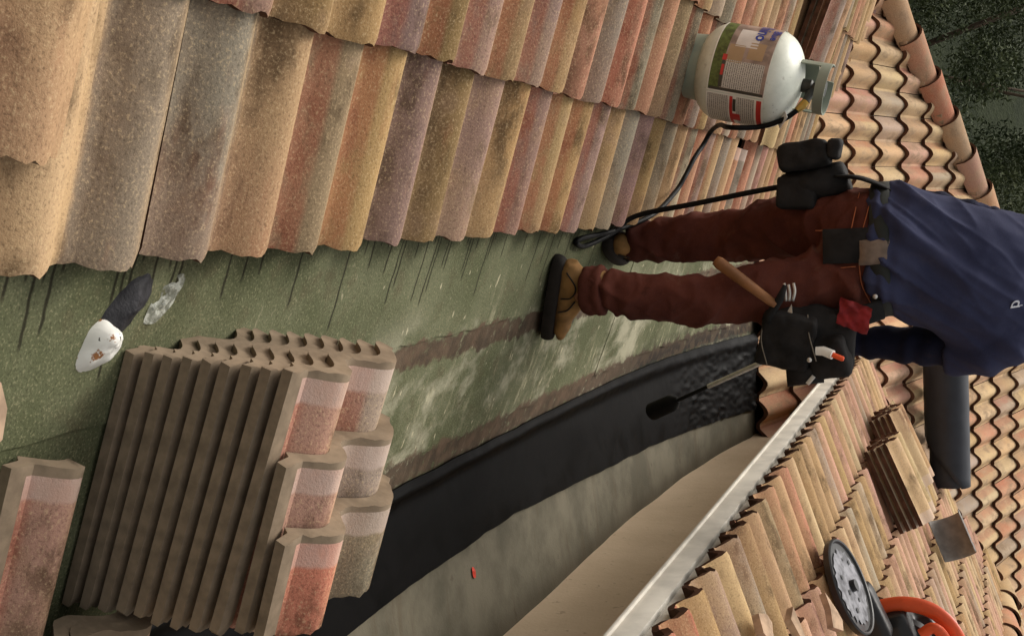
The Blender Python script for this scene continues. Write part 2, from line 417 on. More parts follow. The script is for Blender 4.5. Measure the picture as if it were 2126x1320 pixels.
deck = empty('roof_deck', (0.35, 3.5, -.15), 'bare green mineral roof deck with rusty laps between tiles and black strip', 'roof deck')
dk = deck.matrix_world.inverted()
def keep(o, p): o.parent = p; o.matrix_parent_inverse = Matrix.Translation(p.location).inverted(); return o
def wav(x, y, t): return .004*fbm(Vector((x*3, y*2.5, 2)), 3)
keep(sheet('cap_sheet', -.25, .272, -.3, 4.31, 14, 120, .010, M_deck, None, 0, .010, .004, wav, 1), deck)
keep(sheet('cap_sheet', -.25, .285, 4.305, 7.0, 14, 80, .0125, M_deck, None, 0, .010, .004, wav, 2), deck)
keep(sheet('cap_sheet', .18, .60, -.3, 4.33, 12, 120, .005, M_deck, None, 0, .012, .004, wav, 3), deck)
keep(sheet('cap_sheet', .18, .60, 4.325, 7.0, 12, 80, .0075, M_deck, None, 0, .012, .004, wav, 4), deck)
keep(sheet('cap_sheet', .52, .76, -.3, 7.0, 8, 190, .0, M_deck, None, 0, 0, .004, wav, 5), deck)
keep(sheet('base_sheet', .74, 1.30, -.3, 7.0, 12, 190, -.003, M_floor, None, 0, 0, .006, lambda x, y, t: .006*fbm(Vector((x*4, y*2, 7)), 3), 6), deck)

bp = [(-.3, .94), (2.35, .935), (2.79, .921), (3.455, .92), (4.425, .985), (5.55, 1.045), (6.66, 1.10), (7, 1.12)]
def blackx(y):
    for (a, u), (b, v) in zip(bp, bp[1:]):
        if y <= b: t = (y-a)/(b-a); return u+(v-u)*t
    return bp[-1][1]
def tarz(x, y, t):
    ridge = .020*math.exp(-((t-.10)/.07)**2)
    wr = .0025*fbm(Vector((x*4, y*1.6, 4)), 2)
    k = min(max((y-5.35)/.5, 0), 1)*min(1, t*4)
    return ridge*(1-.5*k) + wr + k*.020*abs(fbm(Vector((x*22, y*16, 8)), 3))
mem = sheet('torch_membrane', lambda y: .660+.005*math.sin(y*1.3)+.03*max(0, y-5.4)*.3, blackx, -.2, 6.56, 40, 330, .014, M_tar, None, .003, .005, .008, tarz, 9)
tag(mem, 'long black torched membrane strip along the trough of the deck', 'membrane')

# ------------------------------------------------------------------ left tile roof
lroof = empty('tile_roof', (-1.2, 4, 0), 'weathered mixed colour S-tile roof falling to green deck, with gas cylinder on it', 'roof')
ROOTS = {}
def roof_tile(me, mat, ca, cb, root):
    o = put_tile(me, mat, ca, cb, None); o.matrix_world = mat
    o.parent = root; o.matrix_parent_inverse = Matrix.Translation(root.location).inverted(); return o
eave_cols = ['cream', 'grey', 'grey', 'tan', 'olive', 'gold', 'mauve', 'dkgold', 'mauve', 'gold', 'mauve', 'gold', 'gold', 'mauve', 'gold', 'grey', 'mauve', 'gold', 'grey', 'tan', 'stone', 'salmon', 'mauve', 'tan', 'grey', 'tan', 'salmon', 'grey', 'salmon', 'stone', 'rose', 'tan']
c1_cols = ['gold', 'mauve', 'dkgold', 'gold', 'mauve', 'dkgold', 'mauve', 'dkgold', 'mauve', 'gold', 'salmon', 'grey', 'salmon', 'grey', 'salmon', 'olive', 'grey', 'salmon', 'grey', 'gold', 'grey', 'tan', 'stone', 'salmon', 'grey', 'salmon', 'tan', 'salmon', 'stone', 'salmon', 'tan', 'grey']
Y0 = 1.3558 - TW      # tile index 0 covers the rolls just before the first measured one
for c in range(0, 9):
    ph = (0, .5, .0, .5, 0, .5, 0, .5, 0)[c]*0 + (0, .16, 0, .16, 0, .16, 0, .16, 0)[c]*0
    for j in range(-5, 30):
        y = Y0 + j*TW + (RW if c % 2 else 0)
        xl = .0216 - c*EX*cl; zlip = zleft(xl)
        # behind the valley with the far roof: hidden
        if zfar(y) > zlip + .18: continue
        if y + TW < .2 and c > 1: continue
        if xl < -.35-.20*y-.9: continue
        slip = .11 if (c == 0 and j == 13) else 0.0      # a slipped tile leaves a dark gap here
        cols = eave_cols if c == 0 else c1_cols if c == 1 else None
        if cols and 0 <= 2*j < len(cols)-1: ca, cb = cols[2*j], cols[2*j+1]
        else:
            ca = random.choice(['mauve', 'gold', 'salmon', 'tan', 'grey', 'stone', 'tan', 'salmon']); cb = random.choice(['gold', 'salmon', 'tan', 'grey', 'tan', 'cream', 'salmon'])
        me = random.choice(tile_near if y < 4 else tile_near)
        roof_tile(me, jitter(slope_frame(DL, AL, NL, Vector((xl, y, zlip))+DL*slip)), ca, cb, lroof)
under = G(); xa, xb = .02, -3.1
under.add([(xa, -.3, zleft(xa)-.062), (xa, 9.5, zleft(xa)-.062), (xb, 9.5, zleft(xb)-.062), (xb, -.3, zleft(xb)-.062)], [(0, 1, 2, 3)])
keep(under.build('underlayment', M_felt, None, False), lroof)

# ------------------------------------------------------------------ far tile roof with hip
froof = empty('tile_roof', (.5, 8.5, 0), 'sunlit cream and salmon tile roof facing the viewer behind the worker, with hip caps', 'roof')
HIPC = 9.36                       # hip line in plan: y = x + HIPC
X0 = -1.032
fcols = ['buff', 'cream', 'salmon', 'stone', 'buff', 'tan', 'pink', 'cream', 'stone', 'buff', 'tan']
def clipped(me, mat, pn, pd):
    """cut a tile by a vertical plane pn.p = pd, keeping pn.p < pd"""
    bm = bmesh.new(); bm.from_mesh(me); inv = mat.inverted()
    co = inv @ (Vector(pn)*pd); no = (inv.to_3x3() @ Vector(pn)).normalized()
    r_ = bmesh.ops.bisect_plane(bm, geom=bm.verts[:]+bm.edges[:]+bm.faces[:], plane_co=co, plane_no=no, clear_outer=True)
    ed = [e for e in r_['geom_cut'] if isinstance(e, bmesh.types.BMEdge)]
    if ed:
        try: 
            fl = bmesh.ops.holes_fill(bm, edges=ed, sides=0)
            for f in fl['faces']: f.material_index = 1
        except Exception: pass
    m2 = bpy.data.meshes.new('tile'); bm.to_mesh(m2); n = len(bm.faces); bm.free()
    for mm in me.materials: m2.materials.append(mm)
    return m2 if n else None
s2 = math.sqrt(.5)
for k in range(-3, 9):
    yl = 7.57 + k*EX*cf; zlip = zfar(yl)
    for j in range(-8, 17):
        x = X0 + j*TW + (RW if k % 2 else 0)
        xc = x+TW/2; yc = yl+.2
        if yc - xc > HIPC + .42: continue
        if zleft(xc) > zfar(yc) + .22 and xc < .1: continue
        if xc > 1.32 and zright(xc) > zfar(yc) + .22: continue
        if x > 1.3 and k <= -1: continue
        if xc > 3.6: continue
        m = jitter(slope_frame(DF, AF, NF, Vector((x, yl, zlip)), .031))
        me = random.choice(tile_far)
        if yc - xc > HIPC - .45:
            me = clipped(me, m, (-s2, s2, 0), (HIPC-.02)*s2)
            if me is None: continue
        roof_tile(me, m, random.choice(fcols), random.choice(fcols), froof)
und = G()
und.add([(-2.2, HIPC-2.3, zfar(HIPC-2.3)-.07), (-.2, 6.5, zfar(6.5)-.07), (1.3, 6.5, zfar(6.5)-.07), (3.6, 9.9, zfar(9.9)-.07), (3.6, 11.2, zfar(11.2)-.07), (HIPC*0+1.75, 11.2, zfar(11.2)-.07)], [(0, 1, 2, 3, 4, 5)])
keep(und.build('underlayment', M_felt, None, False), froof)
# the plane on the far side of the hip
hp = G(); hp.add([(-2.2, HIPC-2.2, zfar(HIPC-2.2)-.03), (1.8, HIPC+1.8, zfar(HIPC+1.8)-.03), (1.8, HIPC+5, zfar(HIPC+1.8)-.1), (-2.2, HIPC+5, zfar(HIPC-2.2)-.6), (-4, HIPC+2, zfar(HIPC-2.2)-.9)], [(0, 1, 2, 3, 4)])
keep(hp.build('back_slope', M_lip, None, False), froof)
# hip caps: barrel tiles lapping up the hip
def cap_mesh(seed, mats):
    rng = random.Random(seed); n = 14; L = .43; V = []; F = []; fm = []
    xs = [0, .012, .2, L]
    for a, x in enumerate(xs):
        r_ = (.114 - .018*x/L)*(1 if a else .985)
        for i in range(n+1):
            th = math.pi*(-.08+1.16*i/n); V.append((x+(rng.uniform(-.003, .003) if a == 0 else 0), r_*math.cos(th), r_*math.sin(th)*1.0))
    nt = len(V)
    for a, x in enumerate(xs):
        r_ = .097 - .018*x/L
        for i in range(n+1):
            th = math.pi*(-.08+1.16*i/n); V.append((x, r_*math.cos(th), r_*math.sin(th)))
    w = n+1
    for a in range(len(xs)-1):
        for i in range(n):
            F.append((a*w+i, (a+1)*w+i, (a+1)*w+i+1, a*w+i+1)); fm.append(0)
            F.append((nt+a*w+i, nt+a*w+i+1, nt+(a+1)*w+i+1, nt+(a+1)*w+i)); fm.append(1)
    for i in range(n): F.append((i, i+1, nt+i+1, nt+i)); fm.append(1)
    for a in range(len(xs)-1):
        F.append((a*w, nt+a*w, nt+(a+1)*w, (a+1)*w)); fm.append(1); F.append((a*w+n, (a+1)*w+n, nt+(a+1)*w+n, nt+a*w+n)); fm.append(1)
    o = mesh('ridge_cap', V, F, None, None, True, False, mats, fm); sharp(o, 40); return o.data
caps = [cap_mesh(s, (M_tilefar, M_lip)) for s in range(3)]
hd = Vector((1, 1, TFs)).normalized()
def place_caps(p0, d, n, root, exp, cols, nrm=Vector((0, 0, 1))):
    side = nrm.cross(d).normalized(); nn = d.cross(side).normalized(); t = .05
    d2 = d*math.cos(t) - nn*math.sin(t); n2 = nn*math.cos(t) + d*math.sin(t)
    for i in range(n):
        m = Matrix((d2, side, n2)).transposed().to_4x4(); m.translation = p0 + d*(i*exp) + nn*(.016)
        o = put_tile(random.choice(caps), m @ Matrix.Rotation(random.uniform(-.03, .03), 4, 'X'), cols[i % len(cols)], cols[i % len(cols)], None, 'ridge_cap')
        o.parent = root; o.matrix_parent_inverse = Matrix.Translation(root.location).inverted()
hx = -2.09
place_caps(Vector((hx, hx+HIPC, zfar(hx+HIPC)+.0)), hd, 10, froof, .372, ['stone', 'pink', 'buff', 'tan', 'salmon', 'salmon', 'tan', 'pink', 'buff'])
gm = G()
for i in range(60):
    t = i*.06; x = -2.0+t*.68; c = Vector((x, x+HIPC-.10, zfar(x+HIPC-.10)+.025))
    gm.box(c, (.09, .05, .045+random.uniform(-.01, .02)), Matrix.Rotation(R(45)+random.uniform(-.3, .3), 3, 'Z'), .01)
keep(gm.build('hip_mortar', M_mortar, None), froof)

# ------------------------------------------------------------------ right tile roof, fascia, wall
rroof = empty('tile_roof', (1.6, 5, .6), 'tan tile roof above the white fascia, carrying tile stacks and the cut-off saw', 'roof')
rcols = ['tan', 'pink', 'gold', 'pink', 'buff', 'stone', 'tan', 'rose', 'buff', 'pink']
re_cols = ['red', 'grey', 'gold', 'red', 'cream', 'mauve', 'gold', 'grey', 'olive', 'tan', 'tan', 'salmon', 'buff', 'salmon', 'tan', 'gold', 'stone', 'tan']
XR = 2.97
for c in range(0, 7):
    for j in range(0, 34):
        y = 1.65 + j*TW + (RW if c % 2 else 0)       # tile covers y-TW..y
        xl = .94 + c*EX*cr_; zlip = zright(xl)
        if xl > XR-.02: continue
        if zfar(y-TW) > zlip + .20: continue
        if y < 1.5 + c*.55: continue
        ca, cb = random.choice(rcols), random.choice(rcols)
        if c == 0 and 2*(j-3) >= 0 and 2*(j-3)+1 < len(re_cols): ca, cb = re_cols[2*(j-3)], re_cols[2*(j-3)+1]
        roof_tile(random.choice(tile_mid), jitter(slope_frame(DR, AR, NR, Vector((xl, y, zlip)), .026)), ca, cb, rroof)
u3 = G(); u3.add([(.96, .9, zright(.96)-.06), (XR, .9, zright(XR)-.06), (XR, 12, zright(XR)-.06), (.96, 8.2, zright(.96)-.06)], [(0, 1, 2, 3)])
u3.add([(XR, .9, zright(XR)-.06), (XR+1.6, .9, zright(XR)-.7), (XR+1.6, 12, zright(XR)-.7), (XR, 12, zright(XR)-.06)], [(0, 1, 2, 3)])
keep(u3.build('underlayment', M_felt, None, False), rroof)
place_caps(Vector((XR+.02, 2.6, zright(XR)-.01)), Vector((0, 1, 0)), 19, rroof, .372, ['tan', 'buff', 'stone', 'tan', 'salmon', 'buff'])
f1 = G(); f1.box((.967, 4.5, .343), (.022, 7.6, .066), None, .004); keep(f1.build('fascia_board', M_white, None, True, 40), rroof)
f2 = G(); f2.box((.985, 4.5, .381), (.020, 7.6, .050), None, .003); keep(f2.build('fascia_trim', M_white, None, True, 40), rroof)
f3 = G(); f3.box((.962, 4.5, .309), (.030, 7.6, .010), None, .003); keep(f3.build('drip_bead', M_white, None, True, 40), rroof)
sf_ = G(); sf_.box((1.13, 4.5, .325), (.30, 7.6, .012)); keep(sf_.build('soffit', M_white, None, True, 40), rroof)
V = []; F = []; ny, nz = 120, 12
for j in range(ny+1):
    for i in range(nz+1):
        y = -.3+8.3*j/ny; z = -.6+.93*i/nz; V.append((1.252+.006*fbm(Vector((3, y*1.5, z*2)), 3), y, z))
F = [(j*(nz+1)+i, j*(nz+1)+i+1, (j+1)*(nz+1)+i+1, (j+1)*(nz+1)+i) for j in range(ny) for i in range(nz)]
b = len(V); V += [(1.45, -.3, -.6), (1.45, 8, -.6), (1.45, 8, .33), (1.45, -.3, .33)]; F += [(b, b+1, b+2, b+3), (0, b, b+3, nz), (ny*(nz+1), ny*(nz+1)+nz, b+2, b+1)]
wall = mesh('stucco_wall', V, F, M_stucco); tag(wall, 'low beige stucco wall between the grey strip and the white fascia', 'wall')

# ------------------------------------------------------------------ loose and stacked tiles (things)
def tile_stack(name, base, d, a, n, cnt, pitch, meshes, label, cat, group, cols, shifts=None, jit=1.0):
    """tiles piled lip to lip; base = head corner of the lowest one"""
    root = empty(name, base, label, cat, group)
    for i in range(cnt):
        sh = shifts[i] if shifts else 0
        p = Vector(base) + d*(TL+sh+random.uniform(-.004, .004)*jit) + n*(TH+i*pitch) + a*random.uniform(-.004, .004)*jit
        m = frame(d, a, n, p) @ Matrix.Rotation(random.uniform(-.010, .010)*jit, 4, 'Z') @ Matrix.Rotation(random.uniform(-.004, .004)*jit, 4, 'Y')
        o = put_tile(meshes[i % len(meshes)], m, cols[i % len(cols)][0], cols[i % len(cols)][1], None)
        o.matrix_world = m; o.parent = root; o.matrix_parent_inverse = Matrix.Translation(root.location).inverted()
    return root
TH = .019; RISE = .040
nearpile = [make_tile(s+70, (M_tile, M_core), 32, 1, .004, .030, .028) for s in range(6)]
bx = .150; base = Vector((bx, 1.436, zl0(bx)+.012))
cut = [make_tile(90, (M_tile, M_core), 32, 1, .006, .030, .028, .285), make_tile(91, (M_tile, M_core), 32, 1, .006, .030, .028, .172)]
shortpile = [make_tile(s+110, (M_tile, M_core), 32, 1, .005, .030, .028, .425) for s in range(5)]
pile = [shortpile[i % 5] for i in range(9)]+cut
bigpile = tile_stack('tile_stack', base, DL, AL, NL, 9, .0325, pile,
           'tall pile of concrete roof tiles with brown edges beside the black strip', 'tile stack', 'piles of roof tiles',
           [('tan', 'grey'), ('rose', 'grey'), ('pink', 'stone'), ('mauve', 'tan')]*2+[('pink', 'stone')],
           [.012-.0092*i for i in range(9)], .3)
for k_, (sh, yw, cc) in enumerate(((.070, R(3.5), ('pink', 'stone')), (.180, R(6), ('coral', 'grey')))):
    DS = DL*math.cos(yw)+AL*math.sin(yw); AS = AL*math.cos(yw)-DL*math.sin(yw)
    m = frame(DS, AS, NL, base + DL*sh + DS*TL + NL*(TH+(9+k_)*.0325))
    o = put_tile(cut[k_], m, cc[0], cc[1], None); o.matrix_world = m; o.parent = bigpile; o.matrix_parent_inverse = Matrix.Translation(bigpile.location).inverted()
# pile nearer the viewer, cut by the frame
bx = .292; pm = Vector((bx, 1.327-RW+.055, zl0(bx)+.02)) + DL*TL + NL*TH
mm = frame(DL, AL, NL, pm); mt_ = clipped(nearpile[1], mm, (0, 1, 0), 1.322)
t1 = put_tile(mt_, mm, 'pink', 'salmon', None, 'roof_tile'); tag(t1, 'single mauve and orange tile lying on the green deck at the lower left', 'roof tile')
b4 = Vector((.560, 1.345-TW*1.42, zl0(.560)+.085))
tile_stack('tile_stack', b4, DL, AL, NL, 2, .03, nearpile[3:], 'rough tile end at the very bottom left corner of the picture', 'roof tile', None, [('tan', 'stone'), ('stone', 'tan')])
b3 = Vector((.560, 1.345-TW*.40, zl0(.560)+.075))
tile_stack('tile_stack', b3, DL, AL, NL, 2, .03, nearpile[2:], 'rough tile end poking in at the bottom left beside the tall pile', 'roof tile', None, [('tan', 'stone'), ('buff', 'tan')])
LATE_SHARD = True
# tile left lying on the eave course beside the viewer
p = Vector((-.105, 1.100-TW, zleft(-.105)+.056)); d_ = (DL+Vector((0, -.02, .03))).normalized(); a_ = (AL-d_*AL.dot(d_)).normalized()
t2 = put_tile(nearpile[0], frame(d_, a_, d_.cross(a_), p), 'rose', 'tan', None, 'roof_tile')
tag(t2, 'loose brown and cream tile lying on the eave course at the upper left', 'roof tile')
# slipped tile next to the hole on the left roof
yy = Y0+14*TW+.02; m = slope_frame(DL, AL, NL, Vector((.0216-EX*cl+.02, yy-.02, zleft(.0216-EX*cl)+.05)))
t3 = put_tile(tile_near[2], m @ Matrix.Rotation(.03, 4, 'X'), 'cream', 'tan', None, 'roof_tile')
tag(t3, 'slipped cream tile raised beside the dark gap below the gas cylinder', 'roof tile')
bx = -1.02
tile_stack('tile_stack', Vector((bx-.06, 5.50, zleft(bx-.06)+.052)), DL, AL, NL, 3, .030, tile_mid, 'low pile of tiles on the left roof above the gas cylinder', 'tile stack', 'piles of roof tiles', [('stone', 'grey'), ('tan', 'stone'), ('stone', 'tan')])
# two piles on the right roof
for (bx, by, cnt, lab, cc) in ((1.60, 6.27, 4, 'nearer of two low tile piles on the tan roof behind the saw', [('stone', 'grey'), ('tan', 'stone'), ('stone', 'grey'), ('buff', 'buff')]),
                               (1.545, 6.85, 4, 'farther of two low tile piles on the tan roof, beside the curled grey sheet', [('stone', 'grey'), ('tan', 'stone'), ('stone', 'tan'), ('tan', 'buff')])):
    tile_stack('tile_stack', Vector((bx, by, zright(bx)+.060)), DR, AR, NR, cnt, .032, tile_mid, lab, 'tile stack', 'piles of roof tiles', cc)
# broken pieces
M_chip = simple('broken_tile', (176, 150, 126), .95, .2, 20, .5, .1)
def shard(loc, size, n, rotz, label):
    bm = bmesh.new(); pts = []
    for i in range(7):
        th = 2*math.pi*i/7+random.uniform(-.25, .25); r_ = random.uniform(.6, 1.05); pts.append((size[0]*r_*math.cos(th), size[1]*r_*math.sin(th)))
    f = lambda x, y: .016*math.cos(y/size[1]*1.5)
    nv = len(pts); Vv = [(x, y, f(x, y)+random.uniform(0, .003)) for x, y in pts]+[(x*.97, y*.97, f(x, y)-.02) for x, y in pts]
    Vv += [(0, 0, f(0, 0)+.003), (0, 0, f(0, 0)-.02)]
    Ff = [(i, (i+1) % nv, 2*nv) for i in range(nv)]+[((i+1) % nv+nv, i+nv, 2*nv+1) for i in range(nv)]+[(i, i+nv, (i+1) % nv+nv, (i+1) % nv) for i in range(nv)]
    bm.free(); o = mesh('broken_tile', Vv, Ff, M_chip, None, False)
    q = n.to_track_quat('Z', 'Y').to_matrix().to_4x4(); q.translation = loc; o.matrix_world = q @ Matrix.Rotation(rotz, 4, 'Z'); tag(o, label, 'broken tile', 'broken tile pieces'); return o
shard(Vector((1.12, 3.12, zright(1.12)+.075)), (.075, .05), NR, .4, 'pale broken tile piece nearest the bottom edge on the tan roof')
shard(Vector((1.20, 3.42, zright(1.20)+.075)), (.06, .04), NR, 1.4, 'small broken tile piece between the bottom shard and the saw')
shard(Vector((1.31, 3.86, zright(1.31)+.085)), (.08, .06), NR, 2.2, 'grey curved tile offcut touching the saw guard')

q_ = shard(Vector((.205, 1.062, zl0(.205)+.110)), (.060, .078), NL, .5, 'cream tile corner at the left frame edge above the mauve tile')
# ------------------------------------------------------------------ litter on the deck
M_scrap = simple('tar_scrap', (46, 45, 48), .6, .25, 40, .6, .3, bdist=.004)
M_foam = simple('white_foam', (236, 234, 226), .5, .04, 25, .15, .4)
def foil_mat():
    k = NT('clear_plastic_wrap'); co = k.co(); n1 = k.noise(co, 60, 3, .6)
    m = k.fin(k.mix(k.ramp(n1, .4, .6), lin((150, 152, 138)), lin((220, 222, 210))), k.ramp(n1, .3, .7, .08, .35), k.bump(n1, .8, .006), .6)
    k.b.inputs['Transmission Weight'].default_value = .45; k.b.inputs['IOR'].default_value = 1.2; return m
M_wrap = foil_mat()
def cup_mat():
    k = NT('stained_white_foam'); p = k.geo(); n1 = k.noise(p, 34, 4, .65); n2 = k.noise(p, 60, 3, .6)
    col = k.mix(k.ramp(n1, .60, .66), lin((234, 232, 224)), lin((150, 100, 58))); col = k.mix(k.ramp(n2, .66, .70), col, lin((30, 26, 22)))
    return k.fin(col, .5, k.bump(n1, .2, .003), .4)
M_cup = cup_mat()
M_rust = simple('burnt_stain', (140, 90, 50), .8, .3, 60, .2)
def blob(name, cx, cy, L, W, H, ang, mat, seed, label, cat, lift=.006, thin=False, point=0.0):
    V = []; F = []; nu, nv = 28, 12; ca, sa = math.cos(ang), math.sin(ang)
    for i in range(nv+1):
        r_ = i/nv
        for k in range(nu):
            th = 2*math.pi*k/nu; rr = r_*(1+.10*fbm(Vector((math.cos(th)*1.5+seed, math.sin(th)*1.5, 0)), 3))
            u, w = L*rr*math.cos(th), W*rr*math.sin(th)*(1-point*.45*math.cos(th))
            x = cx+u*ca-w*sa; y = cy+u*sa+w*ca
            h = H*(1-r_**2.2) + H*.35*fbm(Vector((x*40+seed, y*40, 1)), 3)*(1-r_*.6)
            if thin: h = H*(.6+.8*fbm(Vector((x*55+seed, y*38, 1)), 3))*(1-.3*r_)
            V.append((x, y, deckz(x, y)+lift+max(h, .001)))
    F = [(i*nu+k, (i+1)*nu+k, (i+1)*nu+(k+1) % nu, i*nu+(k+1) % nu) for i in range(nv) for k in range(nu)]
    return tag(mesh(name, V, F, mat), label, cat)
scrap = blob('tar_scrap', .098, 1.415, .070, .034, .022, 2.35, M_scrap, 3, 'crumpled charcoal scrap of membrane on the green deck', 'scrap')
foam = blob('foam_cup', .150, 1.372, .043, .036, .036, -.75, M_cup, 21, 'torn white foam cup with brown burn marks beside the tile pile', 'cup', point=.6)
wrap_ = blob('plastic_wrapper', .092, 1.502, .048, .021, .012, 2.35+.0, M_wrap, 12, 'crinkled clear plastic wrapper beside the charcoal scrap', 'wrapper', thin=True)
M_red = simple('red_tape', (196, 60, 42), .6, .1, 30, .2)
blob('red_chip', 1.012, 3.12, .018, .011, .004, .3, M_red, 5, 'small red chip on the grey strip below the stucco wall', 'debris', .0, True)

# ------------------------------------------------------------------ gas cylinder on the left roof
def tank_mat():
    k = NT('pale_green_enamel'); co = k.co(); x, y, z = k.sep(co); n1 = k.noise(co, 9, 5, .7); n2 = k.noise(co, 40, 4, .7)
    col = k.mix(k.ramp(n1, .35, .65), lin((204, 208, 194)), lin((220, 223, 210)))
    col = k.mix(k.math('MULTIPLY', k.ramp(n2, .60, .72), .45), col, lin((120, 112, 96)))
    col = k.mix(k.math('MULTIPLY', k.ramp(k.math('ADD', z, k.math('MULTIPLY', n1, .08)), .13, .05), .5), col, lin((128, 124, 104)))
    return k.fin(col, k.ramp(n2, .3, .7, .30, .55), k.bump(n2, .05, .002), .45)
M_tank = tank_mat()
M_tankd = simple('grey_green_enamel', (138, 146, 132), .4, .06, 10, .08, .4)
M_brass = simple('brass', (176, 140, 70), .35, .1, 40, .1, .5, .9)
M_valve = simple('dark_valve', (60, 60, 56), .5, .2, 40, .2, .4, .3)
tb = Vector((-.482, 3.92, 0)); tb.z = zleft(tb.x)+.016
tilt = R(15); tax = Vector((math.sin(tilt), -.03, math.cos(tilt))).normalized()
view = (Vector((0, 0, CZ))-tb); vx = (view-tax*view.dot(tax)).normalized(); vy = tax.cross(vx)
TM = Matrix((vx, vy, tax)).transposed().to_4x4(); TM.translation = tb
tank = empty('gas_cylinder', tb, 'pale green propane cylinder with printed labels standing on the left roof', 'gas cylinder', None, TM)
RT = .154
def prt(g, name, mat, ang=35, par=None):
    o = g.build(name, mat, None, True, ang); o.parent = par or tank; return o
g = G(); pr = [(.0001, .022)]
for i in range(1, 13): th = math.pi/2*i/12; pr.append((RT*math.sin(th), .12-.098*math.cos(th)))
for i in range(1, 13): th = math.pi/2*i/12; pr.append((max(RT*math.cos(th), .0001), .275+.098*math.sin(th)))
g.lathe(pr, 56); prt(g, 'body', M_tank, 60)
g = G(); g.lathe([(.104, .004), (.106, .03), (.108, .05), (.103, .05), (.101, .03), (.099, .004), (.104, .004)], 48); prt(g, 'foot_ring', M_tankd)
# collar: open ring with cut-outs, and guard handle
def ring_strip(r0, z0, z1, a0, a1, n=30, t=.004, notch=None):
    V = []; F = []
    for i in range(n+1):
        a = a0+(a1-a0)*i/n; zb, zt = z0, z1
        if notch and notch[0] < (i/n) < notch[1]: zt = z1-notch[2]
        for r_, z in ((r0, zb), (r0, zt), (r0-t, zt), (r0-t, zb)): V.append((r_*math.cos(a), r_*math.sin(a), z))
    for i in range(n):
        for k in range(4): F.append((i*4+k, i*4+(k+1) % 4, (i+1)*4+(k+1) % 4, (i+1)*4+k))
    F += [(3, 2, 1, 0), (n*4, n*4+1, n*4+2, n*4+3)]
    return V, F
g = G(); g.add(*ring_strip(.080, .345, .455, R(150), R(300), 34, .004, (.35, .62, .05)))
prt(g, 'collar', M_tankd, 30)
g = G(); g.add(*ring_strip(.0805, .424, .4555, R(-62), R(152), 40, .0045)); prt(g, 'collar_rim', M_tankd, 30); g = G(); g.add(*ring_strip(.0803, .345, .43, R(84), R(112), 8, .004)); prt(g, 'collar_grip', M_tankd, 30)
g = G(); g.lathe([(.022, .36), (.022, .40), (.016, .405), (.016, .43), (.024, .432), (.024, .446), (.0001, .448)], 20); prt(g, 'valve', M_valve)
g = G(); g.tube([(.0, .0, .405), (.028, .048, .398)], .013, 12); prt(g, 'valve_outlet', M_valve)
g = G(); g.tube([(.028, .048, .398), (.036, .062, .392), (.046, .080, .380)], [.013, .014, .010], 14); prt(g, 'brass_nut', M_brass)
# printed labels wrapped on the body: angle 0 faces the viewer, negative to the left
def patch(name, a0, a1, z0, z1, mat, dr=.0012, par=None):
    n = max(2, int(abs(a1-a0)/R(4))); V = []; r_ = RT+dr
    for i in range(n+1):
        a = R(1)*0+a0+(a1-a0)*i/n
        V += [(r_*math.cos(a), r_*math.sin(a), z0), (r_*math.cos(a), r_*math.sin(a), z1)]
    F = [(2*i, 2*i+2, 2*i+3, 2*i+1) for i in range(n)]
    o = mesh(name, V, F, mat); o.parent = par or tank; return o
def flat(name, rgb, rough=.4, var=.08): return simple(name, rgb, rough, var, 14, .03, .4)
def print_mat(name, base, ink, rows, cols):
    k = NT(name); co = k.co('Object'); x, y, z = k.sep(co)
    r_ = k.math('FRACT', k.math('MULTIPLY', z, rows)); ang = k.math('MULTIPLY', k.math('ARCTAN2', y, x), cols)
    row = k.math('FLOOR', k.math('MULTIPLY', z, rows)); cv = k.n('ShaderNodeCombineXYZ'); k.l(ang, cv.inputs[0]); k.l(row, cv.inputs[1])
    nn = k.n('ShaderNodeTexNoise'); k.l(cv.outputs[0], nn.inputs['Vector']); nn.inputs['Scale'].default_value = 1.0; nn.inputs['Detail'].default_value = 1
    f = k.math('MULTIPLY', k.math('GREATER_THAN', r_, .45), k.math('GREATER_THAN', nn.outputs['Fac'], .45))
    return k.fin(k.mix(k.math('MULTIPLY', f, .75), lin(base), lin(ink)), .4, None, .4)
L_white = flat('label_white', (226, 224, 214)); L_green = simple('label_grass', (86, 98, 48), .4, .3, 60, .03, .4); L_photo = simple('label_photo', (150, 130, 118), .4, .25, 25, .03, .4)
L_text = print_mat('label_text', (196, 190, 180), (92, 88, 84), 150, 60); L_red = flat('label_red', (186, 52, 46)); L_blue = flat('label_blue', (42, 58, 140)); L_dark = flat('label_dark', (66, 62, 54)); L_pale = flat('label_pale', (206, 198, 190)); L_tan = flat('label_sand', (168, 140, 106))
lab = patch('label', R(-120), R(24), .105, .290, L_white, .0008)
def lp(n, a0, a1, z0, z1, m, lev=1): return patch(n, R(a0), R(a1), z0, z1, m, .0008+.0006*lev, lab)
lp('picture', -118, 22, .145, .287, L_photo); lp('grass_band', -118, 22, .109, .145, L_green)
lp('picture_highlight', -62, -32, .165, .235, L_pale, 2); lp('picture_cushion', -34, -12, .150, .200, L_tan, 2); lp('picture_seat', -40, -18, .212, .262, L_tan, 2)
lp('text_panel', -14, 18, .152, .275, L_text, 2); lp('warning_heading', -14, 18, .140, .151, L_dark, 2); lp('warning_diamond', -20, -13, .138, .152, L_red, 3); lp('warning_bar', -8, 4, .141, .150, L_red, 3)
lp('bar_line', 18.5, 22, .112, .285, L_dark, 2)
lab2 = patch('warning_label', R(25.5), R(86), .105, .290, L_white, .0008)
def lp2(n, a0, a1, z0, z1, m, lev=1): return patch(n, R(a0), R(a1), z0, z1, m, .0008+.0006*lev, lab2)
lp2('small_print', 27, 85, .110, .178, L_text); lp2('small_print', 27, 85, .205, .262, L_text)
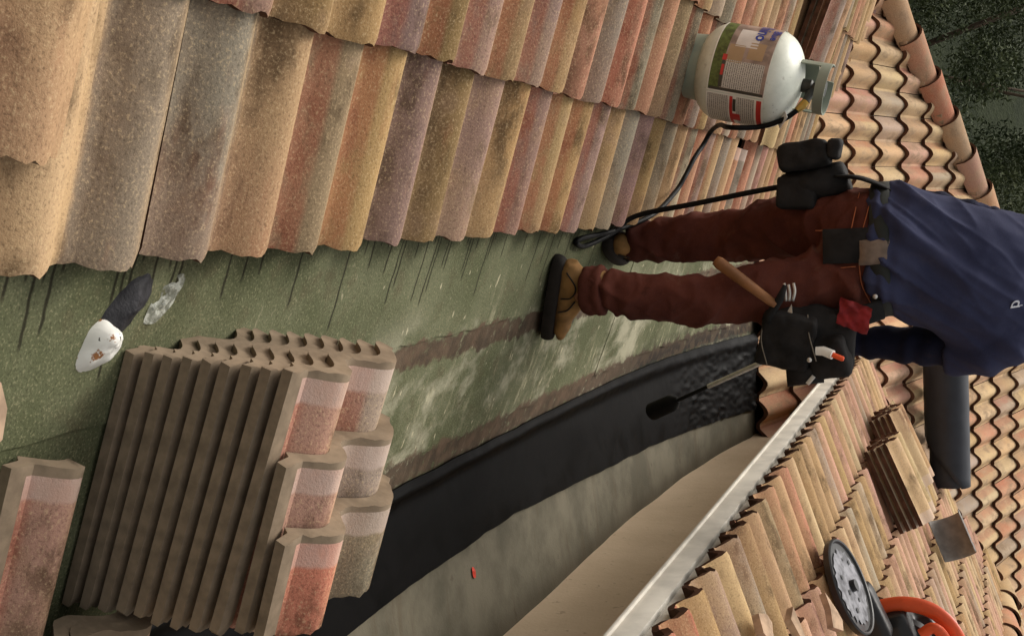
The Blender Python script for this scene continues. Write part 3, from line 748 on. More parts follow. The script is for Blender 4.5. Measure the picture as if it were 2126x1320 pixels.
lp2('red_strip', 27, 85, .182, .192, L_red); lp2('red_strip', 27, 85, .268, .284, L_red); lp2('red_mark', 52, 66, .192, .216, L_red, 2); lp2('black_heading', 30, 48, .193, .203, L_dark, 2)
def wrapped_text(s, size, a_end, z0, mat, par):
    cu = bpy.data.curves.new('lettering', 'FONT'); cu.body = s; cu.size = size; cu.offset = size*.02; cu.align_x = 'RIGHT'
    o = bpy.data.objects.new('lettering', cu); C.objects.link(o); dg = bpy.context.evaluated_depsgraph_get()
    me = bpy.data.meshes.new_from_object(o.evaluated_get(dg)); bpy.data.objects.remove(o)
    bm = bmesh.new(); bm.from_mesh(me); bmesh.ops.subdivide_edges(bm, edges=bm.edges[:], cuts=1); r_ = RT+.0032
    for v in bm.verts:
        a = a_end + v.co.x/RT; z = z0+v.co.y; v.co = Vector((r_*math.cos(a), r_*math.sin(a), z))
    bm.to_mesh(me); bm.free(); me.materials.clear(); me.materials.append(mat)
    t = bpy.data.objects.new('lettering', me); C.objects.link(t); t.parent = par
wrapped_text('Rhino', .052, R(-44), .218, L_blue, lab); wrapped_text('Blue', .034, R(-48), .262, L_blue, lab)

M_hose = simple('black_rubber_hose', (14, 13, 13), .6, .2, 60, .1, .15)
tw = lambda p: TM @ Vector(p)
h0 = tw((.046, .080, .380))
hose_pts = [h0, tw((.055, .115, .345)), tw((.07, .150, .280)), tw((.085, .168, .190)), Vector((-.30, 4.17, .290)), Vector((-.29, 4.30, .232)), Vector((-.245, 4.31, .20)), Vector((-.193, 4.246, .178)), Vector((-.13, 4.19, .155)),
            Vector((-.075, 4.131, .131)), Vector((.0, 3.92, .10)), Vector((.045, 3.72, .02)), Vector((.062, 3.50, -.022)), Vector((.080, 3.50, -.030)), Vector((.085, 3.60, -.03)), Vector((.05, 3.72, .02)),
            Vector((.0, 3.76, .09)), Vector((-.03, 3.72, .30)), Vector((-.065, 3.70, .55)), Vector((-.075, 3.78, .70)), Vector((.0, 4.02, .72)), Vector((.20, 4.08, .62)), Vector((.40, 4.00, .53)), Vector((.455, 3.95, .52))]
g = G(); g.tube(smooth_path(hose_pts, 9), .0085, 10); hose = g.build('gas_hose', M_hose)
tag(hose, 'black gas hose running from the cylinder past the boots to the torch', 'hose')
g = G(); sp = smooth_path(hose_pts, 9); g.box((0, 0, 0), (.05, .002, .028), None, 0)
tagp = g.build('hose_tag', simple('white_tag', (226, 224, 222), .5, .06, 30, .1), None, True, 30); tagp.parent = hose; tagp.location = sp[9]; tagp.rotation_euler = (R(70), R(35), R(40))

# ------------------------------------------------------------------ torch
M_steel = simple('bare_steel', (206, 202, 194), .42, .10, 50, .1, .5, .55)
M_soot = simple('sooty_black', (22, 21, 20), .8, .3, 40, .3, .2)
ta = Vector((.462, 3.93, .535)); tz = Vector((.748, 4.36, -.055)); td = (tz-ta).normalized()
torch = empty('roofing_torch', ta, 'long steel and black roofing torch pointed at the black strip', 'torch')
def tp(g, name, mat): o = keep(g.build(name, mat, None, True, 40), torch); return o
g = G(); g.tube([ta-td*.16, ta-td*.15, ta, ta+td*.02], [.013, .017, .016, .012], 14); tp(g, 'handle', M_soot)
g = G(); g.tube([ta, ta+td*.42], .0085, 12); tp(g, 'steel_pipe', M_steel)
g = G(); g.tube([ta+td*.42, ta+td*.60], .007, 12); tp(g, 'burner_pipe', M_soot)
g = G(); q = ta+td*.60; g.tube([q, q+td*.02, q+td*.04, q+td*.16, q+td*.16, q+td*.05], [.010, .022, .032, .034, .030, .026], 20, True); tp(g, 'burner_cup', M_soot)
g = G(); g.tube([ta-td*.02+Vector((0, 0, -.012)), ta+td*.06+Vector((0, 0, -.03)), ta+td*.07+Vector((0, 0, -.012))], .004, 8); tp(g, 'trigger', M_steel)

# ------------------------------------------------------------------ worker
def cloth(name, rgb, rgb2, weave=380, rough=.9, folds=.3, dirt=.18):
    k = NT(name); co = k.co(); n1 = k.noise(co, 5, 4, .6); n2 = k.noise(co, 22, 4, .6); wv = k.noise(co, weave, 2, .6)
    col = k.mix(k.ramp(n1, .32, .68), lin(rgb), lin(rgb2)); n3 = k.noise(co, 11, 5, .7)
    col = k.mix(k.math('MULTIPLY', k.ramp(n3, .56, .74), dirt), col, lin((128, 112, 96)))
    col = k.mix(k.math('MULTIPLY', k.ramp(n3, .40, .28), dirt*1.6), col, lin((16, 14, 13)))
    col = k.mix(k.math('MULTIPLY', k.ramp(wv, .55, .75), .25), col, lin(tuple(min(255, v*1.5+10) for v in rgb2)))
    return k.fin(col, rough, k.bump(k.math('ADD', k.math('MULTIPLY', wv, .25), n2), folds, .004), .12)
M_jean = cloth('rust_brown_canvas', (70, 36, 29), (90, 49, 39)); M_jean_st = simple('orange_stitching', (168, 96, 60), .8, .1, 60, .2)
M_shirt = cloth('navy_jersey', (46, 49, 72), (56, 59, 83), 500, .85, .25, .05); M_sleeve = cloth('dark_navy_sleeve', (22, 25, 42), (30, 34, 54), 500, .85, .3, .05)
M_skin = simple('skin', (156, 104, 78), .5, .1, 30, .1); M_hair = simple('dark_hair', (30, 24, 20), .7, .3, 80, .6)
M_boot = simple('tan_nubuck', (140, 104, 62), .8, .22, 18, .3, .2); M_sole = simple('dark_rubber_sole', (40, 35, 31), .8, .2, 30, .3, .2)
M_leather = simple('black_leather', (32, 30, 29), .78, .45, 16, .6, .2, bdist=.004); M_glove = simple('black_glove', (28, 27, 27), .75, .25, 40, .5, .2); M_belt = simple('worn_belt', (40, 42, 38), .7, .2, 30, .3)
M_patch = simple('worn_suede', (124, 108, 96), .9, .2, 22, .4, .1); M_wood = simple('hickory', (128, 86, 52), .6, .2, 12, .2, .3)
person = empty('person', (.2, 3.6, -.1), 'worker in navy shirt and rust brown trousers bending over the black strip with torch', 'person')
def pp(o, par=None):
    par = par or person
    if par is person: return keep(o, person)
    o.parent = par; return o
RA, RK, RH = Vector((.215, 3.385, .045)), Vector((.258, 3.455, .375)), Vector((.225, 3.62, .70))
LA, LK, LH = Vector((.088, 3.89, .030)), Vector((.082, 3.90, .36)), Vector((.045, 3.69, .72))
PE = Vector((.135, 3.665, .775)); WA = Vector((.132, 3.67, .885)); CH = Vector((.205, 3.745, 1.06)); SH = Vector((.285, 3.84, 1.225)); NK = Vector((.315, 3.915, 1.30))
RS, RE, RWr = Vector((.452, 3.80, 1.165)), Vector((.438, 3.85, .930)), Vector((.435, 3.92, .735))
LS, LE, LW = Vector((.115, 3.93, 1.215)), Vector((.02, 4.04, .97)), Vector((.03, 4.08, .76))
# bare body under the clothes: one continuous mesh
g = G()
g.tube([RA-Vector((0, 0, .05)), RA, RA.lerp(RK, .6), RK, RK.lerp(RH, .5), RH], [.036, .036, .050, .052, .066, .075], 14)
g.tube([LA-Vector((0, 0, .05)), LA, LA.lerp(LK, .6), LK, LK.lerp(LH, .5), LH], [.036, .036, .050, .052, .066, .075], 14)
g.tube([PE-Vector((0, 0, .08)), PE, WA, CH, SH, NK], [(.08, .14), (.095, .155), (.085, .14), (.095, .155), (.085, .17), (.05, .055)], 18, True, (0, 1, 0))
g.tube([RS+Vector((-.08, 0, .02)), RS, RE, RWr, RWr+Vector((.01, .02, -.05))], [.05, .046, .038, .028, .026], 12); g.tube([LS+Vector((.09, 0, .0)), LS, LE, LW, LW+Vector((0, .02, -.06))], [.05, .046, .038, .028, .026], 12)
HD = NK+Vector((.05, .115, .085)); hf_ = Vector((.15, .80, -.58)).normalized()
g.tube([NK-Vector((.01, .03, .02)), NK, NK.lerp(HD, .6)], [.058, .054, .052], 14)
hs_ = Vector((0, 0, 1)).cross(hf_).normalized(); hu = hf_.cross(hs_).normalized()
HM = Matrix((hf_, hs_, hu)).transposed()
def hp_(x, y, z): return HD + HM @ Vector((x, y, z))
g.tube([hp_(-.02, 0, -.115), hp_(-.01, 0, -.10), hp_(.005, 0, -.06), hp_(0, 0, 0), hp_(-.01, 0, .06), hp_(-.015, 0, .10), hp_(-.02, 0, .115)], [(.02, .02), (.06, .045), (.085, .062), (.098, .076), (.092, .074), (.055, .05), (.01, .01)], 18, True, tuple(hf_))
g.tube([hp_(.088, 0, .02), hp_(.108, 0, -.012), hp_(.112, 0, -.026), hp_(.088, 0, -.034)], [.010, .013, .015, .008], 10)
for s in (-1, 1): g.tube([hp_(-.012, s*.072, .02), hp_(-.018, s*.088, .005), hp_(-.010, s*.078, -.028)], [.012, .016, .008], 8)
g.tube([hp_(.080, -.024, -.062), hp_(.091, 0, -.060), hp_(.080, .024, -.062)], .007, 8)
body = remeshed('body', g, .011, M_skin, None, 3); pp(body)
for s in (-1, 1):
    e = G(); e.lathe([(.0001, -.011), (.008, -.008), (.011, 0), (.008, .008), (.0001, .011)], 12, Matrix.Translation(hp_(.080, s*.031, .010))); pp(e.build('eye', M_foam, None))
g = G(); g.tube([hp_(-.03, 0, -.07), hp_(-.025, 0, -.03), hp_(-.02, 0, .02), hp_(-.018, 0, .07), hp_(-.02, 0, .105), hp_(-.025, 0, .126)], [(.070, .06), (.088, .076), (.098, .084), (.098, .083), (.07, .06), (.01, .01)], 18, True, tuple(hf_))
hair = remeshed('hair', g, .010, M_hair, None, 3, lambda c, n: .004*fbm(c*60, 2)); pp(hair)

# trousers with folds gathered at the ankle and behind the knee
def along(c, A, B, Cc):
    h = (c.z-A.z)/(Cc.z-A.z); return h
def ridge(p): return (1-min(1, abs(noise.noise(p))*2.4))**2.0
def jean_disp(c, n):
    hgt = c.z
    rr_ = .014*ridge(Vector((c.x*5+c.z*4, c.y*5, c.z*7-c.x*6))) + .006*ridge(Vector((c.x*11, c.y*11+3, c.z*13+c.x*8)))
    d = .0055*fbm(Vector((c.x*9, c.y*9, c.z*16)), 3)
    low = math.exp(-((hgt-.10)/.085)**2)
    d += low*.0055*math.sin(c.z*95+4*fbm(c*7, 2)+c.x*16)
    kn = math.exp(-((hgt-.42)/.10)**2)
    d += kn*.004*math.sin(c.z*58+c.x*40+3*fbm(c*6, 2))
    d += rr_-.006
    bt = math.exp(-((hgt-.66)/.09)**2)
    d += bt*.004*math.sin((c.z*.8-abs(c.x-.135)*.9)*62+3*fbm(c*5, 2))
    return d
g = G()
g.tube([RA+Vector((.002, 0, -.012)), RA+Vector((0, 0, .0)), RA+Vector((0, 0, .05)), RA.lerp(RK, .55), RK, RK.lerp(RH, .45), RH, RH+Vector((-.01, .01, .08))],
       [(.058, .056), (.062, .060), (.064, .062), (.072, .070), (.074, .071), (.088, .086), (.104, .100), (.10, .10)], 20)
g.tube([LA+Vector((0, 0, -.005)), LA+Vector((0, 0, .05)), LA.lerp(LK, .55), LK, LK.lerp(LH, .45), LH, LH+Vector((.01, .01, .08))],
       [(.066, .066), (.072, .070), (.080, .079), (.082, .080), (.096, .095), (.108, .106), (.10, .10)], 20)
g.tube([PE-Vector((0, 0, .09)), PE-Vector((0, 0, .03)), PE+Vector((0, 0, .04)), WA-Vector((0, 0, .02)), WA+Vector((0, .0, .02))], [(.10, .150), (.126, .178), (.128, .182), (.115, .178), (.112, .175)], 28, True, (0, 1, 0))
jeans = remeshed('trousers', g, .0065, M_jean, None, 8, jean_disp); pp(jeans)
# turned-up hem on the near leg
g = G()
for i, (dz, r_) in enumerate(((-.020, .069), (-.006, .074), (.010, .074), (.022, .071), (.030, .079), (.042, .077))): pass
g.tube([RA+Vector((0, 0, z)) for z in (-.026, -.024, -.010, .006, .016, .020, .030, .040, .042)], [(.058, .058), (.069, .067), (.074, .071), (.073, .070), (.066, .064), (.073, .070), (.077, .073), (.072, .069), (.06, .06)], 24)
hem = remeshed('hem', g, .007, M_jean, None, 2, lambda c, n: .004*fbm(c*34, 3)); hem.parent = person; hem.matrix_parent_inverse = Matrix.Translation(person.location).inverted()
def stitch(P, name='stitching', r_=.0014, mat=M_jean_st):
    g = G(); g.tube(smooth_path(P, 5), r_, 6); pp(g.build(name, mat, None))
BK = lambda x, z, e=0: Vector((x, PE.y-.128*math.sqrt(max(.02, 1-((x-.133)/.186)**2))-.006-e, z))
# yoke seams and back pockets as raised seams
stitch([BK(-.035, .835), BK(.02, .825), BK(.07, .812)]); stitch([BK(-.035, .80), BK(.02, .79), BK(.07, .78)])
stitch([BK(.07, .85), BK(.07, .76), BK(.068, .68)]); stitch([BK(.17, .80), BK(.23, .805), BK(.285, .825)]); stitch([BK(.175, .79), BK(.18, .70)])
# dark hip pocket / patch with worn suede holder at the belt
def pad(P0, P1, P2, P3, th, mat, name, par=None, n=8):
    V = []; F = []
    for i in range(n+1):
        for j in range(n+1):
            u, v = i/n, j/n; p = (P0.lerp(P1, u)).lerp(P3.lerp(P2, u), v)
            out = Vector((0, -1, .05)); b = (math.sin(math.pi*u)*math.sin(math.pi*v))**.35 if 0 < u < 1 and 0 < v < 1 else 0
            V.append(p+out*(th*b+.003*fbm(p*22, 2)))
    F = [(i*(n+1)+j, (i+1)*(n+1)+j, (i+1)*(n+1)+j+1, i*(n+1)+j+1) for i in range(n) for j in range(n)]
    return pp(mesh(name, V, F, mat), par)
pad(BK(.065, .70, .004), BK(.165, .70, .004), BK(.165, .845, .004), BK(.065, .845, .004), .016, M_leather, 'hip_patch')
pad(BK(.098, .80, .012), BK(.172, .80, .012), BK(.172, .885, .0), BK(.098, .885, .0), .022, M_patch, 'phone_holder')
# belt
g = G(); n = 40; V = []; F = []
for i in range(n):
    th = 2*math.pi*i/n
    for z, e in ((.828, 0), (.832, .008), (.880, .008), (.884, 0)): V.append((.133+(.190+e)*math.cos(th), PE.y+(.132+e)*math.sin(th), z-.04*math.cos(th)*0))
F = [(i*4+k, ((i+1) % n)*4+k, ((i+1) % n)*4+k+1, i*4+k+1) for i in range(n) for k in range(3)]
pp(mesh('tool_belt', V, F, M_belt))
# shirt
def shirt_disp(c, n):
    u = (c.x-.13)+.35*(c.z-.85); w = c.z-.86
    fade = math.exp(-max(0, w-.05)/.20)
    q = (c.z-.85)-1.05*(c.x-.35)
    d = .0085*fade*math.sin(q*56+2.6*fbm(Vector((c.x*5, c.y*5, c.z*3)), 2))*min(1, max(0, (c.x+.02)/.12))
    d += .006*math.exp(-((w+.01)/.035)**2)*math.sin(c.z*165+c.x*14+2*fbm(c*9, 2))
    d += .003*fbm(Vector((c.x*12, c.y*12, c.z*7)), 3)
    d += (.017*ridge(Vector((c.x*3.5+2, c.y*2, q*8)))+.008*ridge(Vector((c.x*6, c.y*3+5, q*15))))*(.22+.78*fade)-.004
    return d*1.0
g = G()
g.tube([WA+Vector((0, -.005, -.062)), WA+Vector((0, -.005, -.050)), WA+Vector((.0, -.008, .0)), WA.lerp(CH, .45)+Vector((0, -.01, 0)), CH+Vector((0, -.015, 0)), CH.lerp(SH, .55)+Vector((0, -.012, 0)), SH, SH.lerp(NK, .55), NK+Vector((0, .0, .0))],
       [(.130, .185), (.140, .195), (.136, .192), (.130, .188), (.135, .200), (.132, .220), (.118, .215), (.095, .13), (.066, .070)], 30, True, (0, 1, 0))
g.tube([SH+Vector((.08, -.01, .0)), RS+Vector((-.03, 0, .012)), RS+Vector((.0, .0, -.03)), RS.lerp(RE, .55)], [.092, .088, .080, .074], 20)
g.tube([SH+Vector((-.08, .01, .0)), LS+Vector((.03, 0, .01)), LS+Vector((-.01, .02, -.03)), LS.lerp(LE, .5)], [.088, .082, .072, .064], 20)
shirt = remeshed('shirt', g, .0065, M_shirt, None, 9, shirt_disp); pp(shirt)
def slv(c, n): return .006*math.sin(c.z*70+c.x*30+3*fbm(c*8, 2))*.7+.003*fbm(c*20, 2)
for A_, B_, W_ in ((RS, RE, RWr), (LS, LE, LW)):
    g = G(); g.tube([A_+(B_-A_)*.1, A_.lerp(B_, .5), B_, B_.lerp(W_, .5), W_+(W_-B_)*.04], [.064, .064, .060, .054, .044], 18)
    pp(remeshed('sleeve', g, .0085, M_sleeve, None, 5, slv))
# lettering on the shoulder, only its lower edge inside the picture
M_print = simple('white_print', (206, 208, 216), .7, .05, 40, .1)
def shirt_text(s, size, p, ex, ey, out):
    cu = bpy.data.curves.new('lettering', 'FONT'); cu.body = s; cu.size = size; cu.extrude = .0006
    o = bpy.data.objects.new('lettering', cu); C.objects.link(o); dg = bpy.context.evaluated_depsgraph_get()
    me = bpy.data.meshes.new_from_object(o.evaluated_get(dg)); bpy.data.objects.remove(o); me.materials.clear(); me.materials.append(M_print)
    ex = ex.normalized(); ey = (ey-ex*ey.dot(ex)).normalized(); ez = ex.cross(ey)
    ok, loc, nn, idx = shirt.closest_point_on_mesh(p)
    ex = (ex-nn*ex.dot(nn)).normalized(); ey = (ey-nn*ey.dot(nn)); ey = (ey-ex*ey.dot(ex)).normalized()
    for v in me.vertices: v.co = loc+nn*(.005+v.co.z)+ex*v.co.x+ey*v.co.y
    t = bpy.data.objects.new('lettering', me); C.objects.link(t); pp(t)
shirt_text('d', .060, Vector((.322, 3.62, 1.240)), Vector((1, .1, 0)), Vector((0, .45, 1)), None)

# boots
def boot(heel, toe, ankle, name, shaft=.06):
    f = (toe-heel); L = f.length; f.normalize(); s = Vector((0, 0, 1)).cross(f).normalized(); u = f.cross(s).normalized()
    B = Matrix((f, s, u)).transposed(); loc = lambda x, y, z: heel + B @ Vector((x, y, z))
    root = empty(name); root.name = name; keep(root, person); root.matrix_world = Matrix.Identity(4); root.parent = None
    g = G()
    g.tube([loc(x, 0, .055) for x in (.004, .03, .09, .15, .20, .25, L-.006)], [(.018, .022), (.036, .036), (.040, .037), (.036, .041), (.030, .045), (.026, .044), (.012, .022)], 18, True, tuple(u))
    g.tube([loc(.065, 0, .045), loc(.075, 0, .085), ankle+Vector((0, 0, .005)), ankle+Vector((0, 0, .06))], [(.056, .038), (.056, .040), (.050, .043), (.050, .046)], 18, True, tuple(f))
    g.tube([loc(.10, 0, .085), loc(.15, 0, .075), loc(.21, 0, .058)], [.036, .034, .028], 14)
    up_ = remeshed('boot', g, .0065, M_boot, None, 3, lambda c, n: .0025*fbm(c*30, 2)); pp(up_)
    bpy.data.objects.remove(root)
    V = []; n = 30
    def outline(t, e):
        th = 2*math.pi*t; x = L/2+(L/2+e)*math.copysign(abs(math.cos(th))**.75, math.cos(th)); w = .046+.010*math.sin(math.pi*min(1, max(0, x/L))*1.1-.9)
        return x, (w+e)*math.copysign(abs(math.sin(th))**.7, math.sin(th))
    F = []; lv = ((.0, .003), (.010, .006), (.022, .005), (.030, .002), (.036, -.004))
    for z, e in lv:
        for i in range(n): x, y = outline(i/n, e); V.append(loc(x, y, z))
    F = [(a*n+i, a*n+(i+1) % n, (a+1)*n+(i+1) % n, (a+1)*n+i) for a in range(len(lv)-1) for i in range(n)]+[tuple(range(n-1, -1, -1)), tuple((len(lv)-1)*n+i for i in range(n))]
    so_ = sharp(mesh('sole', V, F, M_sole), 40); so_.parent = up_
    g = G(); sd_ = -1
    g.tube(smooth_path([loc(.02, sd_*.036, .05), loc(.06, sd_*.046, .085), loc(.10, sd_*.046, .075), loc(.115, sd_*.043, .045)], 5), .0025, 6)
    g.tube(smooth_path([loc(.115, sd_*.040, .088), loc(.15, sd_*.044, .070), loc(.165, sd_*.047, .042)], 5), .0025, 6)
    o = g.build('seam', M_sole, None); o.parent = up_
    g = G(); g.box(loc(.085, sd_*.046, .115), (.022, .006, .012), B, .002); o = g.build('boot_tag', M_leather, None); o.parent = up_
    g = G(); g.tube([ankle+Vector((0, 0, .0)), ankle+Vector((0, 0, .012))], [(.055, .050), (.054, .049)], 18, True, tuple(f)); o = g.build('cuff', M_sole, None); o.parent = up_
    return up_
hz = lambda x, y: deckz(x, y)+.012
boot(Vector((.108, 3.335, hz(.108, 3.335))), Vector((.352, 3.48, hz(.352, 3.48))), Vector((.200, 3.382, .030)), 'boot')
boot(Vector((.088, 3.80, hz(.088, 3.80))), Vector((.12, 4.09, hz(.12, 4.09))), Vector((.088, 3.885, .030)), 'boot')

# gloves: palm, four curled fingers, thumb
def glove(wrist, palm, fdir, across, grip, name):
    g = G(); f = fdir.normalized(); a = (across-f*across.dot(f)).normalized(); n = f.cross(a)
    g.tube([wrist-(palm-wrist).normalized()*.03, wrist, wrist.lerp(palm, .6), palm, palm+f*.02], [(.040, .040), (.034, .034), (.022, .038), (.020, .042), (.016, .040)], 16, True, tuple(n))
    for i, (o, ln) in enumerate(((-.032, .070), (-.011, .080), (.011, .076), (.031, .060))):
        r0 = palm+f*.016+a*o
        k1 = r0+f*ln*.42+n*.010; k2 = k1+(f*.15+n*.85)*ln*.40; k3 = k2+(-f*.75+n*.35)*ln*.34
        g.tube([r0-f*.015, r0, k1, k2, k3], [.0105, .0115, .0110, .0105, .0085], 10)
    th0 = palm-f*.035+a*(-.032)
    g.tube([th0, th0+a*(-.022)+n*.014+f*.012, th0+a*(-.026)+n*.034+f*.034, th0+a*(-.012)+n*.048+f*.046], [.014, .0135, .012, .010], 10)
    return pp(remeshed(name, g, .0055, M_glove, None, 2, lambda c, nn: .0015*fbm(c*70, 2)))
pr_ = ta-td*.05
glove(RWr+Vector((.005, .01, -.02)), pr_+Vector((-.02, -.045, .045)), Vector((.35, .25, -.75)), Vector((-td.x, -td.y, -td.z)), pr_, 'glove')
glove(LW, LW+Vector((.05, .03, -.09)), Vector((.5, .2, -.7)), Vector((.0, .9, .2)), None, 'glove')

# ------------------------------------------------------------------ things hung on the belt
def pouch(name, c, d, rz, rx, label, mat, open_top=True):
    """soft tapered leather bag with flap pocket"""
    root = empty(name, c, label, 'tool pouch'); Rm = Matrix.Rotation(rz, 3, 'Z') @ Matrix.Rotation(rx, 3, 'Y')
    g = G(); P = [Vector(c)+Rm @ Vector((.01*math.sin(3*t), 0, (t-.5)*d[2])) for t in (0, .03, .15, .4, .7, .93, 1)]
    g.tube(P, [(d[0]*.20, d[1]*.20), (d[0]*.36, d[1]*.38), (d[0]*.45, d[1]*.47), (d[0]*.52, d[1]*.52), (d[0]*.50, d[1]*.5), (d[0]*.50, d[1]*.46), (d[0]*.46, d[1]*.40)], 22, True, tuple(Rm @ Vector((1, 0, 0))))
    o = remeshed('bag', g, .009, mat, None, 3, lambda q, n: .006*fbm(q*14, 3)); keep(o, root)
    return root, Rm
M_shadowcloth = M_leather
pR, RmR = pouch('tool_pouch', (.365, 3.535, .660), (.185, .20, .255), R(20), R(14), 'bulky black tool pouch on the right hip holding snips and marker', M_leather)
def soft(name, c, d, rot, root, mat=None, amp=.006, vox=.007):
    g = G(); g.box(c, d, rot, min(d)*.30); keep(remeshed(name, g, vox, mat or M_leather, None, 6, lambda q, n: amp*fbm(q*16, 3)), root)
soft('front_pocket', Vector((.375, 3.425, .605)), (.165, .055, .155), Matrix.Rotation(R(15), 3, 'Z') @ Matrix.Rotation(R(14), 3, 'Y'), pR)
soft('upper_pocket', Vector((.425, 3.455, .715)), (.12, .07, .12), Matrix.Rotation(R(18), 3, 'Z') @ Matrix.Rotation(R(-10), 3, 'Y'), pR)
g = G(); g.tube(smooth_path([Vector((.30, 3.50, .74)), Vector((.315, 3.52, .80)), Vector((.30, 3.56, .86))], 4), [(.030, .006)]*9, 10, True, (1, 0, 0)); keep(g.build('belt_loop', M_leather, None), pR)
g = G(); g.tube([Vector((.470, 3.46, .70)), Vector((.475, 3.44, .60))], [(.03, .02), (.034, .02)], 10); keep(g.build('side_pocket', M_leather, None), pR)
g = G(); g.box(Vector((.488, 3.43, .668)), (.030, .004, .012), Matrix.Rotation(R(40), 3, 'Y'), .001); keep(g.build('steel_clip', M_steel, None), pR)
pL, RmL = pouch('tool_pouch', (-.075, 3.66, .665), (.10, .15, .20), R(-12), R(-8), 'black tool pouch with a square side pocket on the left hip', M_leather)
soft('side_pocket', Vector((-.150, 3.615, .645)), (.085, .095, .155), Matrix.Rotation(R(-8), 3, 'Y') @ Matrix.Rotation(R(-10), 3, 'Z'), pL)
soft('pocket_flap', Vector((-.165, 3.61, .732)), (.06, .085, .045), Matrix.Rotation(R(10), 3, 'Y'), pL)
soft('lower_pocket', Vector((-.045, 3.615, .62)), (.10, .06, .12), Matrix.Rotation(R(6), 3, 'Y'), pL)
g = G(); g.tube(smooth_path([Vector((-.085, 3.62, .74)), Vector((-.078, 3.60, .80)), Vector((-.052, 3.62, .86)), Vector((-.03, 3.66, .885))], 5), [(.032, .007)]*16, 10, True, (0, 1, 0)); keep(g.build('strap', M_leather, None), pL)
M_thread = simple('grey_thread', (120, 112, 100), .8, .1, 60, .1)
g = G(); g.tube(smooth_path([Vector((.300, 3.412, .668)), Vector((.352, 3.392, .672)), Vector((.430, 3.392, .690))], 5), .0016, 6); keep(g.build('stitching', M_thread, None), pR)
g = G(); g.tube(smooth_path([Vector((.318, 3.402, .545)), Vector((.372, 3.388, .540)), Vector((.440, 3.40, .552))], 5), .0016, 6); keep(g.build('stitching', M_thread, None), pR)
for q_ in (Vector((.312, 3.402, .655)), Vector((.425, 3.386, .672)), Vector((.262, 3.530, .842))):
    g = G(); g.lathe([(.0001, .004), (.005, .003), (.007, 0)], 12, Matrix.Translation(q_) @ Matrix.Rotation(R(90), 4, 'X')); keep(g.build('rivet', M_steel, None), pR)
# hammer in its loop
ham = empty('hammer', (.26, 3.45, .55), 'wooden handled hammer hanging across the back of the thigh', 'hammer')
g = G(); A_ = Vector((.137, 3.385, .418)); B_ = Vector((.270, 3.385, .585)); g.tube([A_, A_.lerp(B_, .06), A_.lerp(B_, .5), B_], [(.014, .016), (.018, .022), (.016, .020), (.012, .015)], 14); keep(g.build('handle', M_wood, None), ham)
hb = (B_-A_).normalized(); g = G(); g.tube([B_-hb*.01+Vector((-.05, 0, .035)), B_+Vector((-.02, 0, .012)), B_+Vector((.03, .0, -.02)), B_+Vector((.045, 0, -.03))], [.006, .012, .012, .015], 12); keep(g.build('head', M_soot, None), ham)
# snips
sn = empty('tin_snips', (.29, 3.44, .62), 'steel snips stuck upright in the black pouch on the right hip', 'snips')
for dx, dz in ((.0, .0), (.004, -.014), (.0, -.026)):
    g = G(); g.tube(smooth_path([Vector((.212+dx, 3.435, .628+dz)), Vector((.235+dx, 3.428, .632+dz)), Vector((.262, 3.43, .625+dz*.7))], 4), .0042, 8); keep(g.build('handle', M_steel, None), sn)
g = G(); V = [Vector((.27, 3.412, .624)), Vector((.31, 3.40, .628)), Vector((.365, 3.395, .622)), Vector((.368, 3.395, .603)), Vector((.33, 3.40, .600)), Vector((.29, 3.41, .612))]
W_ = [v+Vector((0, .004, 0)) for v in V]; n = len(V)
g.add(V+W_, [tuple(range(n)), tuple(range(2*n-1, n-1, -1))]+[(i, i+n, (i+1) % n+n, (i+1) % n) for i in range(n)]); keep(g.build('blade', M_steel, None, False), sn)
# marker
mk = empty('marker_pen', (.41, 3.42, .73), 'white capped orange marker in the right hip pouch', 'marker')
A_ = Vector((.402, 3.405, .708)); B_ = Vector((.412, 3.395, .735)); D_ = (Vector((.424, 3.39, .765))-B_)
g = G(); g.tube([A_-Vector((.0, 0, .02)), A_, B_, B_], [.012, .0135, .0135, .010], 16); keep(g.build('cap', M_foam, None, True, 40), mk)
g = G(); g.tube([B_, B_+D_*.9, B_+D_], [.0075, .0075, .005], 14); keep(g.build('barrel', simple('orange_plastic', (226, 84, 40), .4, .05, 20, .05), None, True, 40), mk)
# red rag
def rag(name, P0, L, W, mat, label):
    V = []; n = 16
    for i in range(n+1):
        for j in range(n+1):
            u, v = i/n, j/n; q = Vector(P0)+Vector(L)*u+Vector(W)*v
            V.append(q+Vector((.3, -1, .3))*(.016*fbm(Vector((u*3.2, v*3.2, 4)), 3)))
    F = [(i*(n+1)+j, (i+1)*(n+1)+j, (i+1)*(n+1)+j+1, i*(n+1)+j+1) for i in range(n) for j in range(n)]
    return tag(mesh(name, V, F, mat), label, 'rag')
rag('red_rag', (.255, 3.455, .755), (.075, .0, -.015), (.035, -.01, .085), simple('red_cotton', (138, 42, 44), .85, .25, 20, .3), 'crumpled red rag tucked in the belt above the right pouch')

